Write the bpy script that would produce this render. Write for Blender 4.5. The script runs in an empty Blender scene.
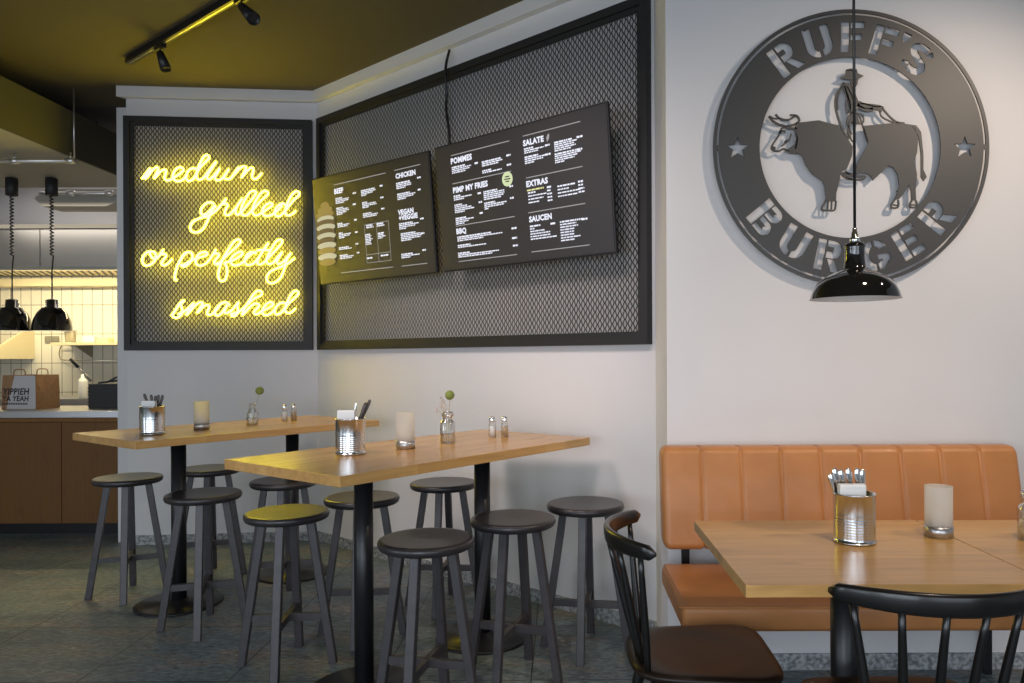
import bpy, bmesh, math, random
from mathutils import Vector, Matrix
PI = math.pi
rnd = random.Random(7)
COL = bpy.context.scene.collection
scene = bpy.context.scene

# ------------------------------------------------------------------ camera model
F, PX, PY, ROLL, H = 748.0, 562.0, 356.9, 0.0042, 1.3

def uv(x, y):
    dx, dy = x - PX, y - PY
    return dx - ROLL * dy, dy + ROLL * dx

def P(x, y, Y):
    """point of the place seen at pixel x, y when it lies at depth Y"""
    u, v = uv(x, y)
    return Vector((u * Y / F, Y, H - v * Y / F))

def on_z(x, y, z):
    u, v = uv(x, y)
    Y = (H - z) * F / v
    return Vector((u * Y / F, Y, z))

def on_base(x, y, z, r):
    p = on_z(x, y, z); Y = p.y + r
    return Vector((uv(x, y)[0] / F * Y, Y, z))

def on_plane(x, y, p0, n):
    u, v = uv(x, y)
    d = Vector((u / F, 1, -v / F)); c = Vector((0, 0, H))
    t = (p0 - c).dot(n) / d.dot(n)
    return c + d * t

# ------------------------------------------------------------------ materials
def new_mat(name):
    m = bpy.data.materials.new(name); m.use_nodes = True
    return m, m.node_tree.nodes, m.node_tree.links, m.node_tree.nodes['Principled BSDF']

def setp(b, **k):
    for key, v in k.items():
        b.inputs[key.replace('_', ' ')].default_value = v

def c4(c): return (c[0], c[1], c[2], 1)

def plain(name, col, rough=.5, metal=0, coat=0, noise=0, nscale=30, bump=0, bscale=200, spec=.5):
    m, N, L, b = new_mat(name)
    setp(b, Base_Color=c4(col), Roughness=rough, Metallic=metal)
    b.inputs['Coat Weight'].default_value = coat
    b.inputs['Specular IOR Level'].default_value = spec
    tc = N.new('ShaderNodeTexCoord')
    if noise:
        n = N.new('ShaderNodeTexNoise'); n.inputs['Scale'].default_value = nscale; n.inputs['Detail'].default_value = 4
        L.new(tc.outputs['Object'], n.inputs['Vector'])
        r = N.new('ShaderNodeValToRGB')
        r.color_ramp.elements[0].position = .3; r.color_ramp.elements[1].position = .7
        r.color_ramp.elements[0].color = c4([x * (1 - noise) for x in col]); r.color_ramp.elements[1].color = c4([min(1, x * (1 + noise)) for x in col])
        L.new(n.outputs['Fac'], r.inputs['Fac']); L.new(r.outputs['Color'], b.inputs['Base Color'])
    if bump:
        n = N.new('ShaderNodeTexNoise'); n.inputs['Scale'].default_value = bscale; n.inputs['Detail'].default_value = 3
        L.new(tc.outputs['Object'], n.inputs['Vector'])
        bp = N.new('ShaderNodeBump'); bp.inputs['Strength'].default_value = bump; bp.inputs['Distance'].default_value = .002
        L.new(n.outputs['Fac'], bp.inputs['Height']); L.new(bp.outputs['Normal'], b.inputs['Normal'])
    return m

def emis(name, col, s, base=(0, 0, 0), rough=.4):
    m, N, L, b = new_mat(name)
    setp(b, Base_Color=c4(base), Roughness=rough)
    b.inputs['Emission Color'].default_value = c4(col); b.inputs['Emission Strength'].default_value = s
    return m

def wood(name, ca, cb, dark, stave=.07, length=.9, rough=.3, coat=.2, rot=0, grain=1.0):
    m, N, L, b = new_mat(name)
    tc = N.new('ShaderNodeTexCoord'); mp = N.new('ShaderNodeMapping'); mp.inputs['Rotation'].default_value = (0, 0, rot) if not isinstance(rot, tuple) else rot
    L.new(tc.outputs['Object'], mp.inputs['Vector'])
    br = N.new('ShaderNodeTexBrick')
    br.inputs['Scale'].default_value = 1; br.inputs['Brick Width'].default_value = length; br.inputs['Row Height'].default_value = stave
    br.inputs['Mortar Size'].default_value = 0.0004; br.inputs['Mortar Smooth'].default_value = 0
    br.inputs['Color1'].default_value = c4(ca); br.inputs['Color2'].default_value = c4(cb)
    br.inputs['Mortar'].default_value = c4([(x + y) * .42 for x, y in zip(ca, cb)])
    L.new(mp.outputs['Vector'], br.inputs['Vector'])
    m2 = N.new('ShaderNodeMapping'); m2.inputs['Scale'].default_value = (1.2, 22, 22)
    L.new(mp.outputs['Vector'], m2.inputs['Vector'])
    n = N.new('ShaderNodeTexNoise'); n.inputs['Scale'].default_value = 2.2; n.inputs['Detail'].default_value = 8; n.inputs['Roughness'].default_value = .65; n.inputs['Distortion'].default_value = .6
    L.new(m2.outputs['Vector'], n.inputs['Vector'])
    rp = N.new('ShaderNodeValToRGB'); rp.color_ramp.elements[0].position = .42; rp.color_ramp.elements[1].position = .72
    rp.color_ramp.elements[0].color = (0, 0, 0, 1); rp.color_ramp.elements[1].color = (.62 * grain, .62 * grain, .62 * grain, 1)
    L.new(n.outputs['Fac'], rp.inputs['Fac'])
    mx = N.new('ShaderNodeMix'); mx.data_type = 'RGBA'
    L.new(rp.outputs['Color'], mx.inputs['Factor']); L.new(br.outputs['Color'], mx.inputs['A']); mx.inputs['B'].default_value = c4(dark)
    # knots and broad tone drift
    m3 = N.new('ShaderNodeMapping'); m3.inputs['Scale'].default_value = (1.5, 6, 6); L.new(mp.outputs['Vector'], m3.inputs['Vector'])
    n2 = N.new('ShaderNodeTexNoise'); n2.inputs['Scale'].default_value = 2.6; n2.inputs['Detail'].default_value = 2
    L.new(m3.outputs['Vector'], n2.inputs['Vector'])
    r2 = N.new('ShaderNodeValToRGB'); r2.color_ramp.elements[0].position = .62; r2.color_ramp.elements[1].position = .8
    r2.color_ramp.elements[0].color = (0, 0, 0, 1); r2.color_ramp.elements[1].color = (.55, .55, .55, 1)
    L.new(n2.outputs['Fac'], r2.inputs['Fac'])
    mx2 = N.new('ShaderNodeMix'); mx2.data_type = 'RGBA'
    L.new(r2.outputs['Color'], mx2.inputs['Factor']); L.new(mx.outputs['Result'], mx2.inputs['A']); mx2.inputs['B'].default_value = c4([x * .62 for x in dark])
    L.new(mx2.outputs['Result'], b.inputs['Base Color'])
    setp(b, Roughness=rough); b.inputs['Coat Weight'].default_value = coat; b.inputs['Coat Roughness'].default_value = .18
    bp = N.new('ShaderNodeBump'); bp.inputs['Strength'].default_value = .12; bp.inputs['Distance'].default_value = .001
    L.new(n.outputs['Fac'], bp.inputs['Height']); L.new(bp.outputs['Normal'], b.inputs['Normal'])
    return m

def floor_mat():
    m, N, L, b = new_mat('slate_tile')
    tc = N.new('ShaderNodeTexCoord'); mp = N.new('ShaderNodeMapping')
    mp.inputs['Location'].default_value = (.13, -3.62 + .61 * 6, 0)
    L.new(tc.outputs['Object'], mp.inputs['Vector'])
    br = N.new('ShaderNodeTexBrick'); br.offset = 0; br.inputs['Scale'].default_value = 1
    br.inputs['Brick Width'].default_value = .61; br.inputs['Row Height'].default_value = .61
    br.inputs['Mortar Size'].default_value = .003; br.inputs['Mortar Smooth'].default_value = .1
    br.inputs['Color1'].default_value = (.82, .82, .82, 1); br.inputs['Color2'].default_value = (1.12, 1.08, 1.02, 1); br.inputs['Mortar'].default_value = (.18, .18, .18, 1)
    L.new(mp.outputs['Vector'], br.inputs['Vector'])
    def nz(scale, sc, det, dist=0):
        q = N.new('ShaderNodeMapping'); q.inputs['Scale'].default_value = sc; q.inputs['Rotation'].default_value = (0, 0, .25)
        L.new(tc.outputs['Object'], q.inputs['Vector'])
        n = N.new('ShaderNodeTexNoise'); n.inputs['Scale'].default_value = scale; n.inputs['Detail'].default_value = det; n.inputs['Roughness'].default_value = .7; n.inputs['Distortion'].default_value = dist
        L.new(q.outputs['Vector'], n.inputs['Vector']); return n
    a = nz(2.2, (1, 2.2, 1), 8, .6); r = N.new('ShaderNodeValToRGB')
    e = r.color_ramp.elements; e[0].position = .3; e[0].color = (.075, .105, .125, 1); e[1].position = .74; e[1].color = (.36, .42, .45, 1)
    x = r.color_ramp.elements.new(.5); x.color = (.15, .195, .22, 1); x = r.color_ramp.elements.new(.6); x.color = (.20, .185, .17, 1)
    L.new(a.outputs['Fac'], r.inputs['Fac'])
    c = nz(26, (1, 2.6, 1), 6, .4); r2 = N.new('ShaderNodeValToRGB'); r2.color_ramp.elements[0].position = .35; r2.color_ramp.elements[1].position = .68
    r2.color_ramp.elements[0].color = (.45, .45, .45, 1); r2.color_ramp.elements[1].color = (1.75, 1.75, 1.75, 1)
    L.new(c.outputs['Fac'], r2.inputs['Fac'])
    m1 = N.new('ShaderNodeMix'); m1.data_type = 'RGBA'; m1.blend_type = 'MULTIPLY'; m1.inputs['Factor'].default_value = 1
    L.new(r.outputs['Color'], m1.inputs['A']); L.new(r2.outputs['Color'], m1.inputs['B'])
    m2 = N.new('ShaderNodeMix'); m2.data_type = 'RGBA'; m2.blend_type = 'MULTIPLY'; m2.inputs['Factor'].default_value = 1
    L.new(m1.outputs['Result'], m2.inputs['A']); L.new(br.outputs['Color'], m2.inputs['B'])
    L.new(m2.outputs['Result'], b.inputs['Base Color'])
    setp(b, Roughness=.42)
    bp = N.new('ShaderNodeBump'); bp.inputs['Strength'].default_value = .5; bp.inputs['Distance'].default_value = .004
    L.new(c.outputs['Fac'], bp.inputs['Height']); L.new(bp.outputs['Normal'], b.inputs['Normal'])
    return m

def stone_mat():
    m, N, L, b = new_mat('speckled_stone')
    tc = N.new('ShaderNodeTexCoord'); n = N.new('ShaderNodeTexNoise'); n.inputs['Scale'].default_value = 55; n.inputs['Detail'].default_value = 6
    L.new(tc.outputs['Object'], n.inputs['Vector']); r = N.new('ShaderNodeValToRGB')
    e = r.color_ramp.elements; e[0].position = .38; e[0].color = (.16, .17, .175, 1); e[1].position = .62; e[1].color = (.46, .48, .49, 1)
    L.new(n.outputs['Fac'], r.inputs['Fac']); L.new(r.outputs['Color'], b.inputs['Base Color']); setp(b, Roughness=.6)
    return m

def tile_mat():
    m, N, L, b = new_mat('warm_tinted_tile')
    tc = N.new('ShaderNodeTexCoord'); mp = N.new('ShaderNodeMapping'); mp.inputs['Rotation'].default_value = (PI / 2, 0, 0)
    mp.inputs['Location'].default_value = (0, .12, 0)
    L.new(tc.outputs['Object'], mp.inputs['Vector'])
    br = N.new('ShaderNodeTexBrick'); br.offset = 0; br.inputs['Scale'].default_value = 1
    br.inputs['Brick Width'].default_value = .1; br.inputs['Row Height'].default_value = .285
    br.inputs['Mortar Size'].default_value = .0035; br.inputs['Color1'].default_value = (.84, .8, .68, 1); br.inputs['Color2'].default_value = (.86, .82, .7, 1); br.inputs['Mortar'].default_value = (.3, .28, .22, 1)  # white tile; the warm kitchen light is put into its colour
    L.new(mp.outputs['Vector'], br.inputs['Vector']); L.new(br.outputs['Color'], b.inputs['Base Color']); setp(b, Roughness=.2)
    return m

def galv_mat():
    m, N, L, b = new_mat('galvanised_tin')
    tc = N.new('ShaderNodeTexCoord'); v = N.new('ShaderNodeTexVoronoi'); v.inputs['Scale'].default_value = 130
    L.new(tc.outputs['Object'], v.inputs['Vector']); r = N.new('ShaderNodeValToRGB')
    r.color_ramp.elements[0].color = (.1, .1, .1, 1); r.color_ramp.elements[1].color = (.24, .24, .24, 1)
    L.new(v.outputs['Color'], r.inputs['Fac']); L.new(r.outputs['Color'], b.inputs['Roughness'])
    setp(b, Base_Color=(.72, .74, .76, 1), Metallic=1)
    return m

def glass_mat(name, tint=(1, 1, 1), rough=0.0, mixf=.5):
    m, N, L, b = new_mat(name); N.remove(b)
    out = [n for n in N if n.type == 'OUTPUT_MATERIAL'][0]
    tr = N.new('ShaderNodeBsdfTransparent'); tr.inputs['Color'].default_value = c4(tint)
    gl = N.new('ShaderNodeBsdfGlossy'); gl.inputs['Roughness'].default_value = .05
    lw = N.new('ShaderNodeLayerWeight'); lw.inputs['Blend'].default_value = mixf
    mx = N.new('ShaderNodeMixShader'); L.new(lw.outputs['Facing'], mx.inputs['Fac']); L.new(tr.outputs[0], mx.inputs[1]); L.new(gl.outputs[0], mx.inputs[2])
    L.new(mx.outputs[0], out.inputs['Surface'])
    return m

def frost_mat():
    m, N, L, b = new_mat('frosted_glass'); N.remove(b)
    out = [n for n in N if n.type == 'OUTPUT_MATERIAL'][0]
    tl = N.new('ShaderNodeBsdfTranslucent'); tl.inputs['Color'].default_value = (.97, .95, .92, 1)
    df = N.new('ShaderNodeBsdfDiffuse'); df.inputs['Color'].default_value = (.92, .9, .87, 1)
    tr = N.new('ShaderNodeBsdfTransparent'); tr.inputs['Color'].default_value = (.9, .9, .88, 1)
    a = N.new('ShaderNodeMixShader'); a.inputs['Fac'].default_value = .35; L.new(tl.outputs[0], a.inputs[1]); L.new(df.outputs[0], a.inputs[2])
    c = N.new('ShaderNodeMixShader'); c.inputs['Fac'].default_value = .32; L.new(a.outputs[0], c.inputs[1]); L.new(tr.outputs[0], c.inputs[2])
    L.new(c.outputs[0], out.inputs['Surface'])
    return m

def leather_mat():
    m = plain('tan_leather', (.50, .208, .066), rough=.4, coat=.1, noise=.10, nscale=6, bump=.25, bscale=420)
    return m

M = dict(
    wall=plain('wall_paint', (.71, .70, .705), rough=.85, noise=.015, nscale=3, bump=.12, bscale=60),
    ceil=plain('ceiling_paint', (.105, .088, .048), rough=.9, noise=.04, nscale=2),
    kceil=plain('shaded_kitchen_ceiling', (.06, .055, .05), rough=.9),  # unlit ceiling over the kitchen, its shade put into the colour
    floor=floor_mat(), stone=stone_mat(), tile=tile_mat(), galv=galv_mat(),
    oak=wood('oak_top', (.68, .40, .13), (.60, .33, .10), (.40, .20, .055), stave=.115, length=1.6, rough=.28, coat=.1),
    oakbar=wood('oak_bar_top', (.68, .40, .14), (.57, .31, .10), (.40, .20, .06), stave=.07, length=.75, rough=.27, coat=.12),
    panel=wood('counter_oak', (.22, .095, .016), (.19, .08, .014), (.11, .045, .008), stave=.35, length=3, rough=.6, coat=0, rot=(0, PI / 2, 0), grain=.8),
    black=plain('black_stained_wood', (.030, .026, .028), rough=.36, coat=.15, noise=.15, nscale=25),
    blackleg=plain('black_stained_leg', (.054, .048, .052), rough=.42, noise=.15, nscale=25, spec=.5),  # lighter than the seat: window light on the legs put into colour
    lacquer=plain('black_lacquer', (.008, .007, .0065), rough=.28, coat=.12),
    seatlac=plain('dark_lacquer_seat', (.014, .008, .005), rough=.4, coat=.05, spec=.3),
    bmetal=plain('black_metal', (.014, .014, .016), rough=.35, metal=.2),
    frame=plain('charcoal_steel', (.026, .026, .028), rough=.55, metal=.3),
    mesh=plain('expanded_steel', (.055, .052, .054), rough=.55, metal=.3),
    sign=plain('brushed_sign_steel', (.068, .070, .072), rough=.5, metal=.35),
    chrome=plain('chrome', (.8, .8, .8), rough=.12, metal=1),
    steel=plain('stainless_steel', (.52, .52, .53), rough=.32, metal=.9),
    enamel=plain('black_enamel', (.006, .006, .006), rough=.06, coat=1),
    white=plain('white_enamel', (.8, .8, .78), rough=.4),
    leather=leather_mat(), darkhandle=plain('dark_brown_handle', (.05, .035, .03), rough=.35), paper=plain('napkin_paper', (.85, .84, .82), rough=.8),
    kraft=plain('kraft_paper', (.36, .2, .1), rough=.8, noise=.1), bagwhite=plain('white_print', (.62, .6, .6), rough=.8),
    ink=plain('black_ink', (.03, .03, .03), rough=.7),
    salt=plain('salt', (.85, .84, .82), rough=.9), pepper=plain('mixed_pepper', (.5, .36, .22), rough=.9, noise=.5, nscale=500),
    green=plain('green_seed_head', (.19, .24, .05), rough=.7, bump=.8, bscale=300), stem=plain('dry_stem', (.4, .34, .22), rough=.8),
    bud=plain('dried_bud', (.55, .48, .44), rough=.8),
    glass=glass_mat('clear_glass', (.975, .98, .978)), frost=frost_mat(),
    screen=emis('black_screen', (.85, .8, 1), .004, base=(.010, .008, .011), rough=.5), bezel=plain('screen_bezel', (.01, .01, .012), rough=.4),
    text=emis('lit_white_text', (.86, .88, 1), .95), line=emis('lit_grey_line', (.8, .78, .8), .42), ytext=emis('lit_yellow_text', (.9, .9, .4), .8),
    dot=emis('lit_green_dot', (.75, .85, .5), .8),
    bun=emis('lit_bun', (.6, .42, .14), .4), patty=emis('lit_patty', (.3, .2, .14), .3), cheese=emis('lit_cheese', (.9, .85, .6), .5),
    neon=emis('neon_yellow', (1, .78, .030), 24), cable=plain('clear_cable', (.16, .15, .10), rough=.3),
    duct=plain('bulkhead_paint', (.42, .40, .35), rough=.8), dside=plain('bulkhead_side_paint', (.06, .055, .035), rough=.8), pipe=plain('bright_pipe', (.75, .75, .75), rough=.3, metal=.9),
    cream=plain('cream_metal', (.75, .66, .42), rough=.5), socket=plain('grey_plastic', (.3, .28, .22), rough=.5),
    boxblack=plain('black_ribbed_box', (.02, .018, .018), rough=.5), bulb=emis('warm_lamp', (1, .8, .5), 6),
    candle=plain('ivory_candle', (.8, .76, .66), rough=.6),
)

M['screen'].node_tree.nodes['Principled BSDF'].inputs['Specular IOR Level'].default_value = .3
M['screen'].node_tree.nodes['Principled BSDF'].inputs['Coat Weight'].default_value = 1.0; M['screen'].node_tree.nodes['Principled BSDF'].inputs['Coat Roughness'].default_value = .46; M['screen'].node_tree.nodes['Principled BSDF'].inputs['Coat IOR'].default_value = 1.55
# ------------------------------------------------------------------ mesh builder
class MB:
    def __init__(s): s.bm = bmesh.new()
    def add(s, verts, faces, smooth=False):
        vs = [s.bm.verts.new(v) for v in verts]
        for f in faces:
            try:
                fc = s.bm.faces.new([vs[i] for i in f]); fc.smooth = smooth
            except ValueError: pass
        return s
    def box(s, c, d, rz=0, mat=None, bev=0):
        Mx = (mat or Matrix.Translation(c) @ Matrix.Rotation(rz, 4, 'Z')) @ Matrix.Diagonal((d[0] / 2, d[1] / 2, d[2] / 2, 1))
        b2 = bmesh.new(); bmesh.ops.create_cube(b2, size=2, matrix=Mx)
        if bev: bmesh.ops.bevel(b2, geom=b2.edges[:], offset=bev, segments=2, affect='EDGES', profile=.5)
        s.merge(b2); return s
    def merge(s, b2):
        me = bpy.data.meshes.new('tmp'); b2.to_mesh(me); b2.free(); s.bm.from_mesh(me); bpy.data.meshes.remove(me)
    def mm(s, a, b, bev=0):
        a = Vector(a); b = Vector(b); return s.box((a + b) / 2, [abs(x) for x in (b - a)], bev=bev)
    def rings(s, rings, closed=True, capa=True, capb=True, smooth=True):
        n = len(rings[0]); base = []
        for r in rings: base.append([s.bm.verts.new(v) for v in r])
        for i in range(len(rings) - 1):
            for j in range(n if closed else n - 1):
                k = (j + 1) % n
                f = s.bm.faces.new((base[i][j], base[i][k], base[i + 1][k], base[i + 1][j])); f.smooth = smooth
        if capa: s.bm.faces.new(list(reversed(base[0])))
        if capb: s.bm.faces.new(base[-1])
        return s
    def lathe(s, prof, c=(0, 0, 0), n=40, ax=None, capa=True, capb=True, smooth=True):
        """prof: list of (r, z)"""
        c = Vector(c); R = ax.to_track_quat('Z', 'Y').to_matrix() if ax is not None else Matrix.Identity(3)
        rr = [[c + R @ Vector((r * math.cos(2 * PI * k / n), r * math.sin(2 * PI * k / n), z)) for k in range(n)] for r, z in prof]
        return s.rings(rr, True, capa, capb, smooth)
    def tube(s, pts, r, n=8, smooth=True):
        pts = [Vector(p) for p in pts]; rr = []; prev = None
        for i, p in enumerate(pts):
            t = (pts[min(i + 1, len(pts) - 1)] - pts[max(i - 1, 0)]).normalized()
            if t.length < 1e-6: t = Vector((0, 0, 1))
            if prev is None:
                a = t.orthogonal().normalized()
            else:
                a = (prev - t * prev.dot(t)); a = a.normalized() if a.length > 1e-6 else t.orthogonal().normalized()
            prev = a; b = t.cross(a)
            q = r[i] if isinstance(r, (list, tuple)) else r
            rr.append([p + (a * math.cos(2 * PI * k / n) + b * math.sin(2 * PI * k / n)) * q for k in range(n)])
        return s.rings(rr, smooth=smooth)
    def bar(s, a, b, w, d, up=Vector((0, 0, 1)), w2=None, d2=None, bev=0):
        """square bar from a to b; w across, d the other way"""
        a = Vector(a); b = Vector(b); t = (b - a).normalized(); x = t.cross(up)
        x = x.normalized() if x.length > 1e-5 else Vector((1, 0, 0)); y = x.cross(t)
        w2 = w2 or w; d2 = d2 or d; vs = []
        for p, ww, dd in ((a, w, d), (b, w2, d2)):
            for sx, sy in ((-1, -1), (1, -1), (1, 1), (-1, 1)): vs.append(p + x * sx * ww / 2 + y * sy * dd / 2)
        b2 = bmesh.new(); q = [b2.verts.new(v) for v in vs]
        for f in ((3, 2, 1, 0), (4, 5, 6, 7), (0, 1, 5, 4), (1, 2, 6, 5), (2, 3, 7, 6), (3, 0, 4, 7)): b2.faces.new([q[i] for i in f])
        if bev: bmesh.ops.bevel(b2, geom=b2.edges[:], offset=bev, segments=2, affect='EDGES', profile=.5)
        s.merge(b2); return s
    def prism(s, pts, off):
        """pts: outline of 3D points, extruded by off"""
        off = Vector(off); n = len(pts)
        a = [s.bm.verts.new(p) for p in pts]; b = [s.bm.verts.new(Vector(p) + off) for p in pts]
        s.bm.faces.new(a); s.bm.faces.new(list(reversed(b)))
        for i in range(n): s.bm.faces.new((a[(i + 1) % n], a[i], b[i], b[(i + 1) % n]))
        return s
    def build(s, name, mat, parent=None, origin=None, rel=None, fix=True):
        if fix: bmesh.ops.recalc_face_normals(s.bm, faces=s.bm.faces[:])
        o_ = Vector(origin) if origin is not None else (Vector(rel) if rel is not None else Vector((0, 0, 0)))
        if o_.length: bmesh.ops.translate(s.bm, verts=s.bm.verts[:], vec=-o_)
        me = bpy.data.meshes.new(name); s.bm.to_mesh(me); s.bm.free()
        me.materials.append(mat)
        o = bpy.data.objects.new(name, me); COL.objects.link(o)
        if origin is not None: o.location = o_
        if parent is not None: o.parent = parent
        return o

def tag(o, label=None, cat=None, group=None, kind=None):
    if label: o['label'] = label
    if cat: o['category'] = cat
    if group: o['group'] = group
    if kind: o['kind'] = kind
    return o

def thing(name, label, cat, loc=(0, 0, 0), rz=0, group=None):
    o = bpy.data.objects.new(name, None); o.empty_display_size = .05; COL.objects.link(o)
    o.location = loc; o.rotation_euler = (0, 0, rz)
    return tag(o, label, cat, group)

def struct(name, mb, mat): return tag(mb.build(name, mat), kind='structure')

def copy_tree(o, parent=None):
    c = o.copy(); COL.objects.link(c); c.parent = parent
    for ch in [x for x in bpy.data.objects if x.parent == o]: copy_tree(ch, c)
    return c

def catmull(pts, k=6):
    pts = [Vector(p) for p in pts]; out = []
    q = [pts[0] * 2 - pts[1]] + pts + [pts[-1] * 2 - pts[-2]]
    for i in range(1, len(q) - 2):
        p0, p1, p2, p3 = q[i - 1:i + 3]
        for j in range(k):
            t = j / k
            out.append(.5 * ((2 * p1) + (p2 - p0) * t + (2 * p0 - 5 * p1 + 4 * p2 - p3) * t * t + (3 * p1 - p0 - 3 * p2 + p3) * t ** 3))
    out.append(pts[-1]); return out

# ------------------------------------------------------------------ room shell
CE = 3.19
E0 = Vector((.4356, 3.485, 0)); D = Vector((-.762, .648, 0)).normalized(); NW = Vector((-D.y * -1 * -1, D.x, 0))
NW = Vector((-D.y, D.x, 0)); NW = NW if NW.y < 0 else -NW           # normal of the slanted wall into the room
K0 = Vector((-1.741, 5.336, 0)); K1 = Vector((-3.035, 5.220, 0))      # neon wall ends
DN = (K1 - K0).normalized(); NN = Vector((-DN.y, DN.x, 0)); NN = NN if NN.y < 0 else -NN
BY = 3.106                                                           # bench wall
XL, XR, YB, YK = -6.4, 3.7, -1.6, 7.33

b = MB(); b.add([(XL, YB, 0), (XR, YB, 0), (XR, YK, 0), (XL, YK, 0), (XL, YB, -.1), (XR, YB, -.1), (XR, YK, -.1), (XL, YK, -.1)],
                [(0, 1, 2, 3), (7, 6, 5, 4), (0, 4, 5, 1), (1, 5, 6, 2), (2, 6, 7, 3), (3, 7, 4, 0)])
struct('floor', b, M['floor'])
b = MB().mm((XL, YB, CE), (XR, 5.6, CE + .1)); struct('ceiling', b, M['ceil'])
b = MB().mm((XL, 5.6, CE), (K1.x + .3, YK + .1, CE + .1)); struct('ceiling_kitchen', b, M['kceil'])

def wallprism(name, pts, z1=CE):
    return struct(name, MB().prism([Vector((p[0], p[1], 0)) for p in pts], (0, 0, z1)), M['wall'])
wallprism('wall_bench', [(.4356, BY), (XR, BY), (XR, BY + .5), (.4356, BY + .5)])
wallprism('wall_slanted', [E0[:2], K0[:2], (K0 - NW * .15)[:2], (E0 - NW * .15 + D * -.12)[:2]])
wallprism('wall_neon', [K0[:2], K1[:2], (K1 - NN * .22)[:2], (K0 - NN * .22 + Vector((.1, 0, 0)))[:2]])
struct('wall_right', MB().mm((XR, YB, 0), (XR + .1, BY + .5, CE)), M['wall'])
# kitchen walls
struct('wall_kitchen_tiled', MB().mm((XL, YK, 0), (K1.x + .4, YK + .1, 2.3)), M['tile'])
struct('wall_kitchen_upper', MB().mm((XL, YK, 2.3), (K1.x + .4, YK + .1, CE)), M['wall'])
struct('wall_kitchen_right', MB().mm((K1.x + .3, 5.47, 0), (K1.x + .4, YK, CE)), M['wall'])

def wall_with_openings(name, fixed, axis, lo, hi, openings, t=.12):
    """wall along x (axis 0) at y = fixed or along y (axis 1) at x = fixed, with (a0, a1, z0, z1) openings"""
    mb = MB()
    def bx(a0, a1, z0, z1):
        if a1 - a0 < 1e-4 or z1 - z0 < 1e-4: return
        if axis == 0: mb.mm((a0, fixed - t, z0), (a1, fixed, z1))
        else: mb.mm((fixed - t, a0, z0), (fixed, a1, z1))
    a = lo
    for (a0, a1, z0, z1) in openings:
        bx(a, a0, 0, CE); bx(a0, a1, 0, z0); bx(a0, a1, z1, CE); a = a1
    bx(a, hi, 0, CE); struct(name, mb, M['wall'])
    for i, (a0, a1, z0, z1) in enumerate(openings):
        f = MB(); w = .06
        def fb(p0, p1, q0, q1):
            if axis == 0: f.mm((p0, fixed - t, q0), (p1, fixed - .02, q1))
            else: f.mm((fixed - t, p0, q0), (fixed - .02, p1, q1))
        fb(a0, a1, z0, z0 + w); fb(a0, a1, z1 - w, z1); fb(a0, a0 + w, z0 + w, z1 - w); fb(a1 - w, a1, z0 + w, z1 - w)
        m_ = (a0 + a1) / 2; fb(m_ - w / 2, m_ + w / 2, z0 + w, z1 - w)
        global WN
        WN += 1; struct('window_%d' % WN, f, M['frame'])
WN = 0
OPB = [(-4.9, -2.6, .08, 2.3), (-2.2, .1, .08, 2.3), (.5, 2.8, .08, 2.3)]
OPL = [(-1.3, .4, .08, 2.3)]
wall_with_openings('wall_front', YB, 0, XL, XR, OPB)
wall_with_openings('wall_left', XL, 1, YB, YK, OPL)

# cornice (runs round the neon and slanted walls)
def offset_path(path, d):
    return path
cj = K0 + (NW + NN).normalized() * (.045 / max(.3, (NW + NN).normalized().dot(NW)))
cp = [K1 + DN * .01, K0, E0 - D * .0]
ci = [K1 + DN * .045 + NN * .045, cj, E0 + NW * .045]
b = MB()
for a_, b_, c_, d_ in ((cp[0], cp[1], ci[1], ci[0]), (cp[1], cp[2], ci[2], ci[1])):
    b.prism([Vector((p.x, p.y, CE - .075)) for p in (a_, b_, c_, d_)], (0, 0, .0748))
struct('trim_1', b, M['wall'])
# stone skirting
b = MB(); sk = .066
b.mm((.4356, BY - .012, 0), (XR, BY, sk)); struct('baseboard_bench', b, M['stone'])
b = MB().prism([E0, K0, K0 + NW * .012, E0 + NW * .012], (0, 0, sk)); struct('baseboard_slanted', b, M['stone'])
b = MB().prism([K0, K1, K1 + NN * .012, K0 + NN * .012], (0, 0, sk)); struct('baseboard_neon', b, M['stone'])
b = MB().mm((.4236, BY, 0), (.4356, 3.48, sk)); struct('baseboard_return', b, M['stone'])
struct('wall_pier', MB().mm((K1.x - .115, 5.30, 0), (K1.x - .002, 5.44, 3.08)), M['wall'])

# ------------------------------------------------------------------ expanded metal panels
def expanded(mb, o, ax, n, w, h, cw=.030, ch=.041, sw=.0080, th=.0026):
    """zig-zag strands running upward in the plane o + ax*s + z"""
    cols = int(w / (cw / 2)); rows = int(h / (ch / 2)); cw = w / cols * 2; ch = h / rows * 2
    Z = Vector((0, 0, 1))
    for k in range(cols + 1):
        vs = []
        for j in range(rows + 1):
            # neighbouring strands mirror each other and meet at the bonds
            sgn = 1 if (j + k) % 2 == 0 else -1
            s = k * cw / 2 + sgn * (cw / 4 - sw * .35); s = min(max(s, sw / 2), w - sw / 2)
            tl = .0012 * sgn
            for dx, dn in ((-sw / 2, th), (sw / 2, -th + tl * 0)):
                p = o + ax * (s + dx) + Z * (j * ch / 2) + n * (.5 * dn)
                vs.append(p); vs.append(p + n * -.0015)
        vv = [mb.bm.verts.new(v) for v in vs]
        for j in range(rows):
            a = vv[j * 4:j * 4 + 4]; c = vv[j * 4 + 4:j * 4 + 8]
            mb.bm.faces.new((a[0], a[2], c[2], c[0])); mb.bm.faces.new((a[3], a[1], c[1], c[3]))
            mb.bm.faces.new((a[1], a[0], c[0], c[1])); mb.bm.faces.new((a[2], a[3], c[3], c[2]))

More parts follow.
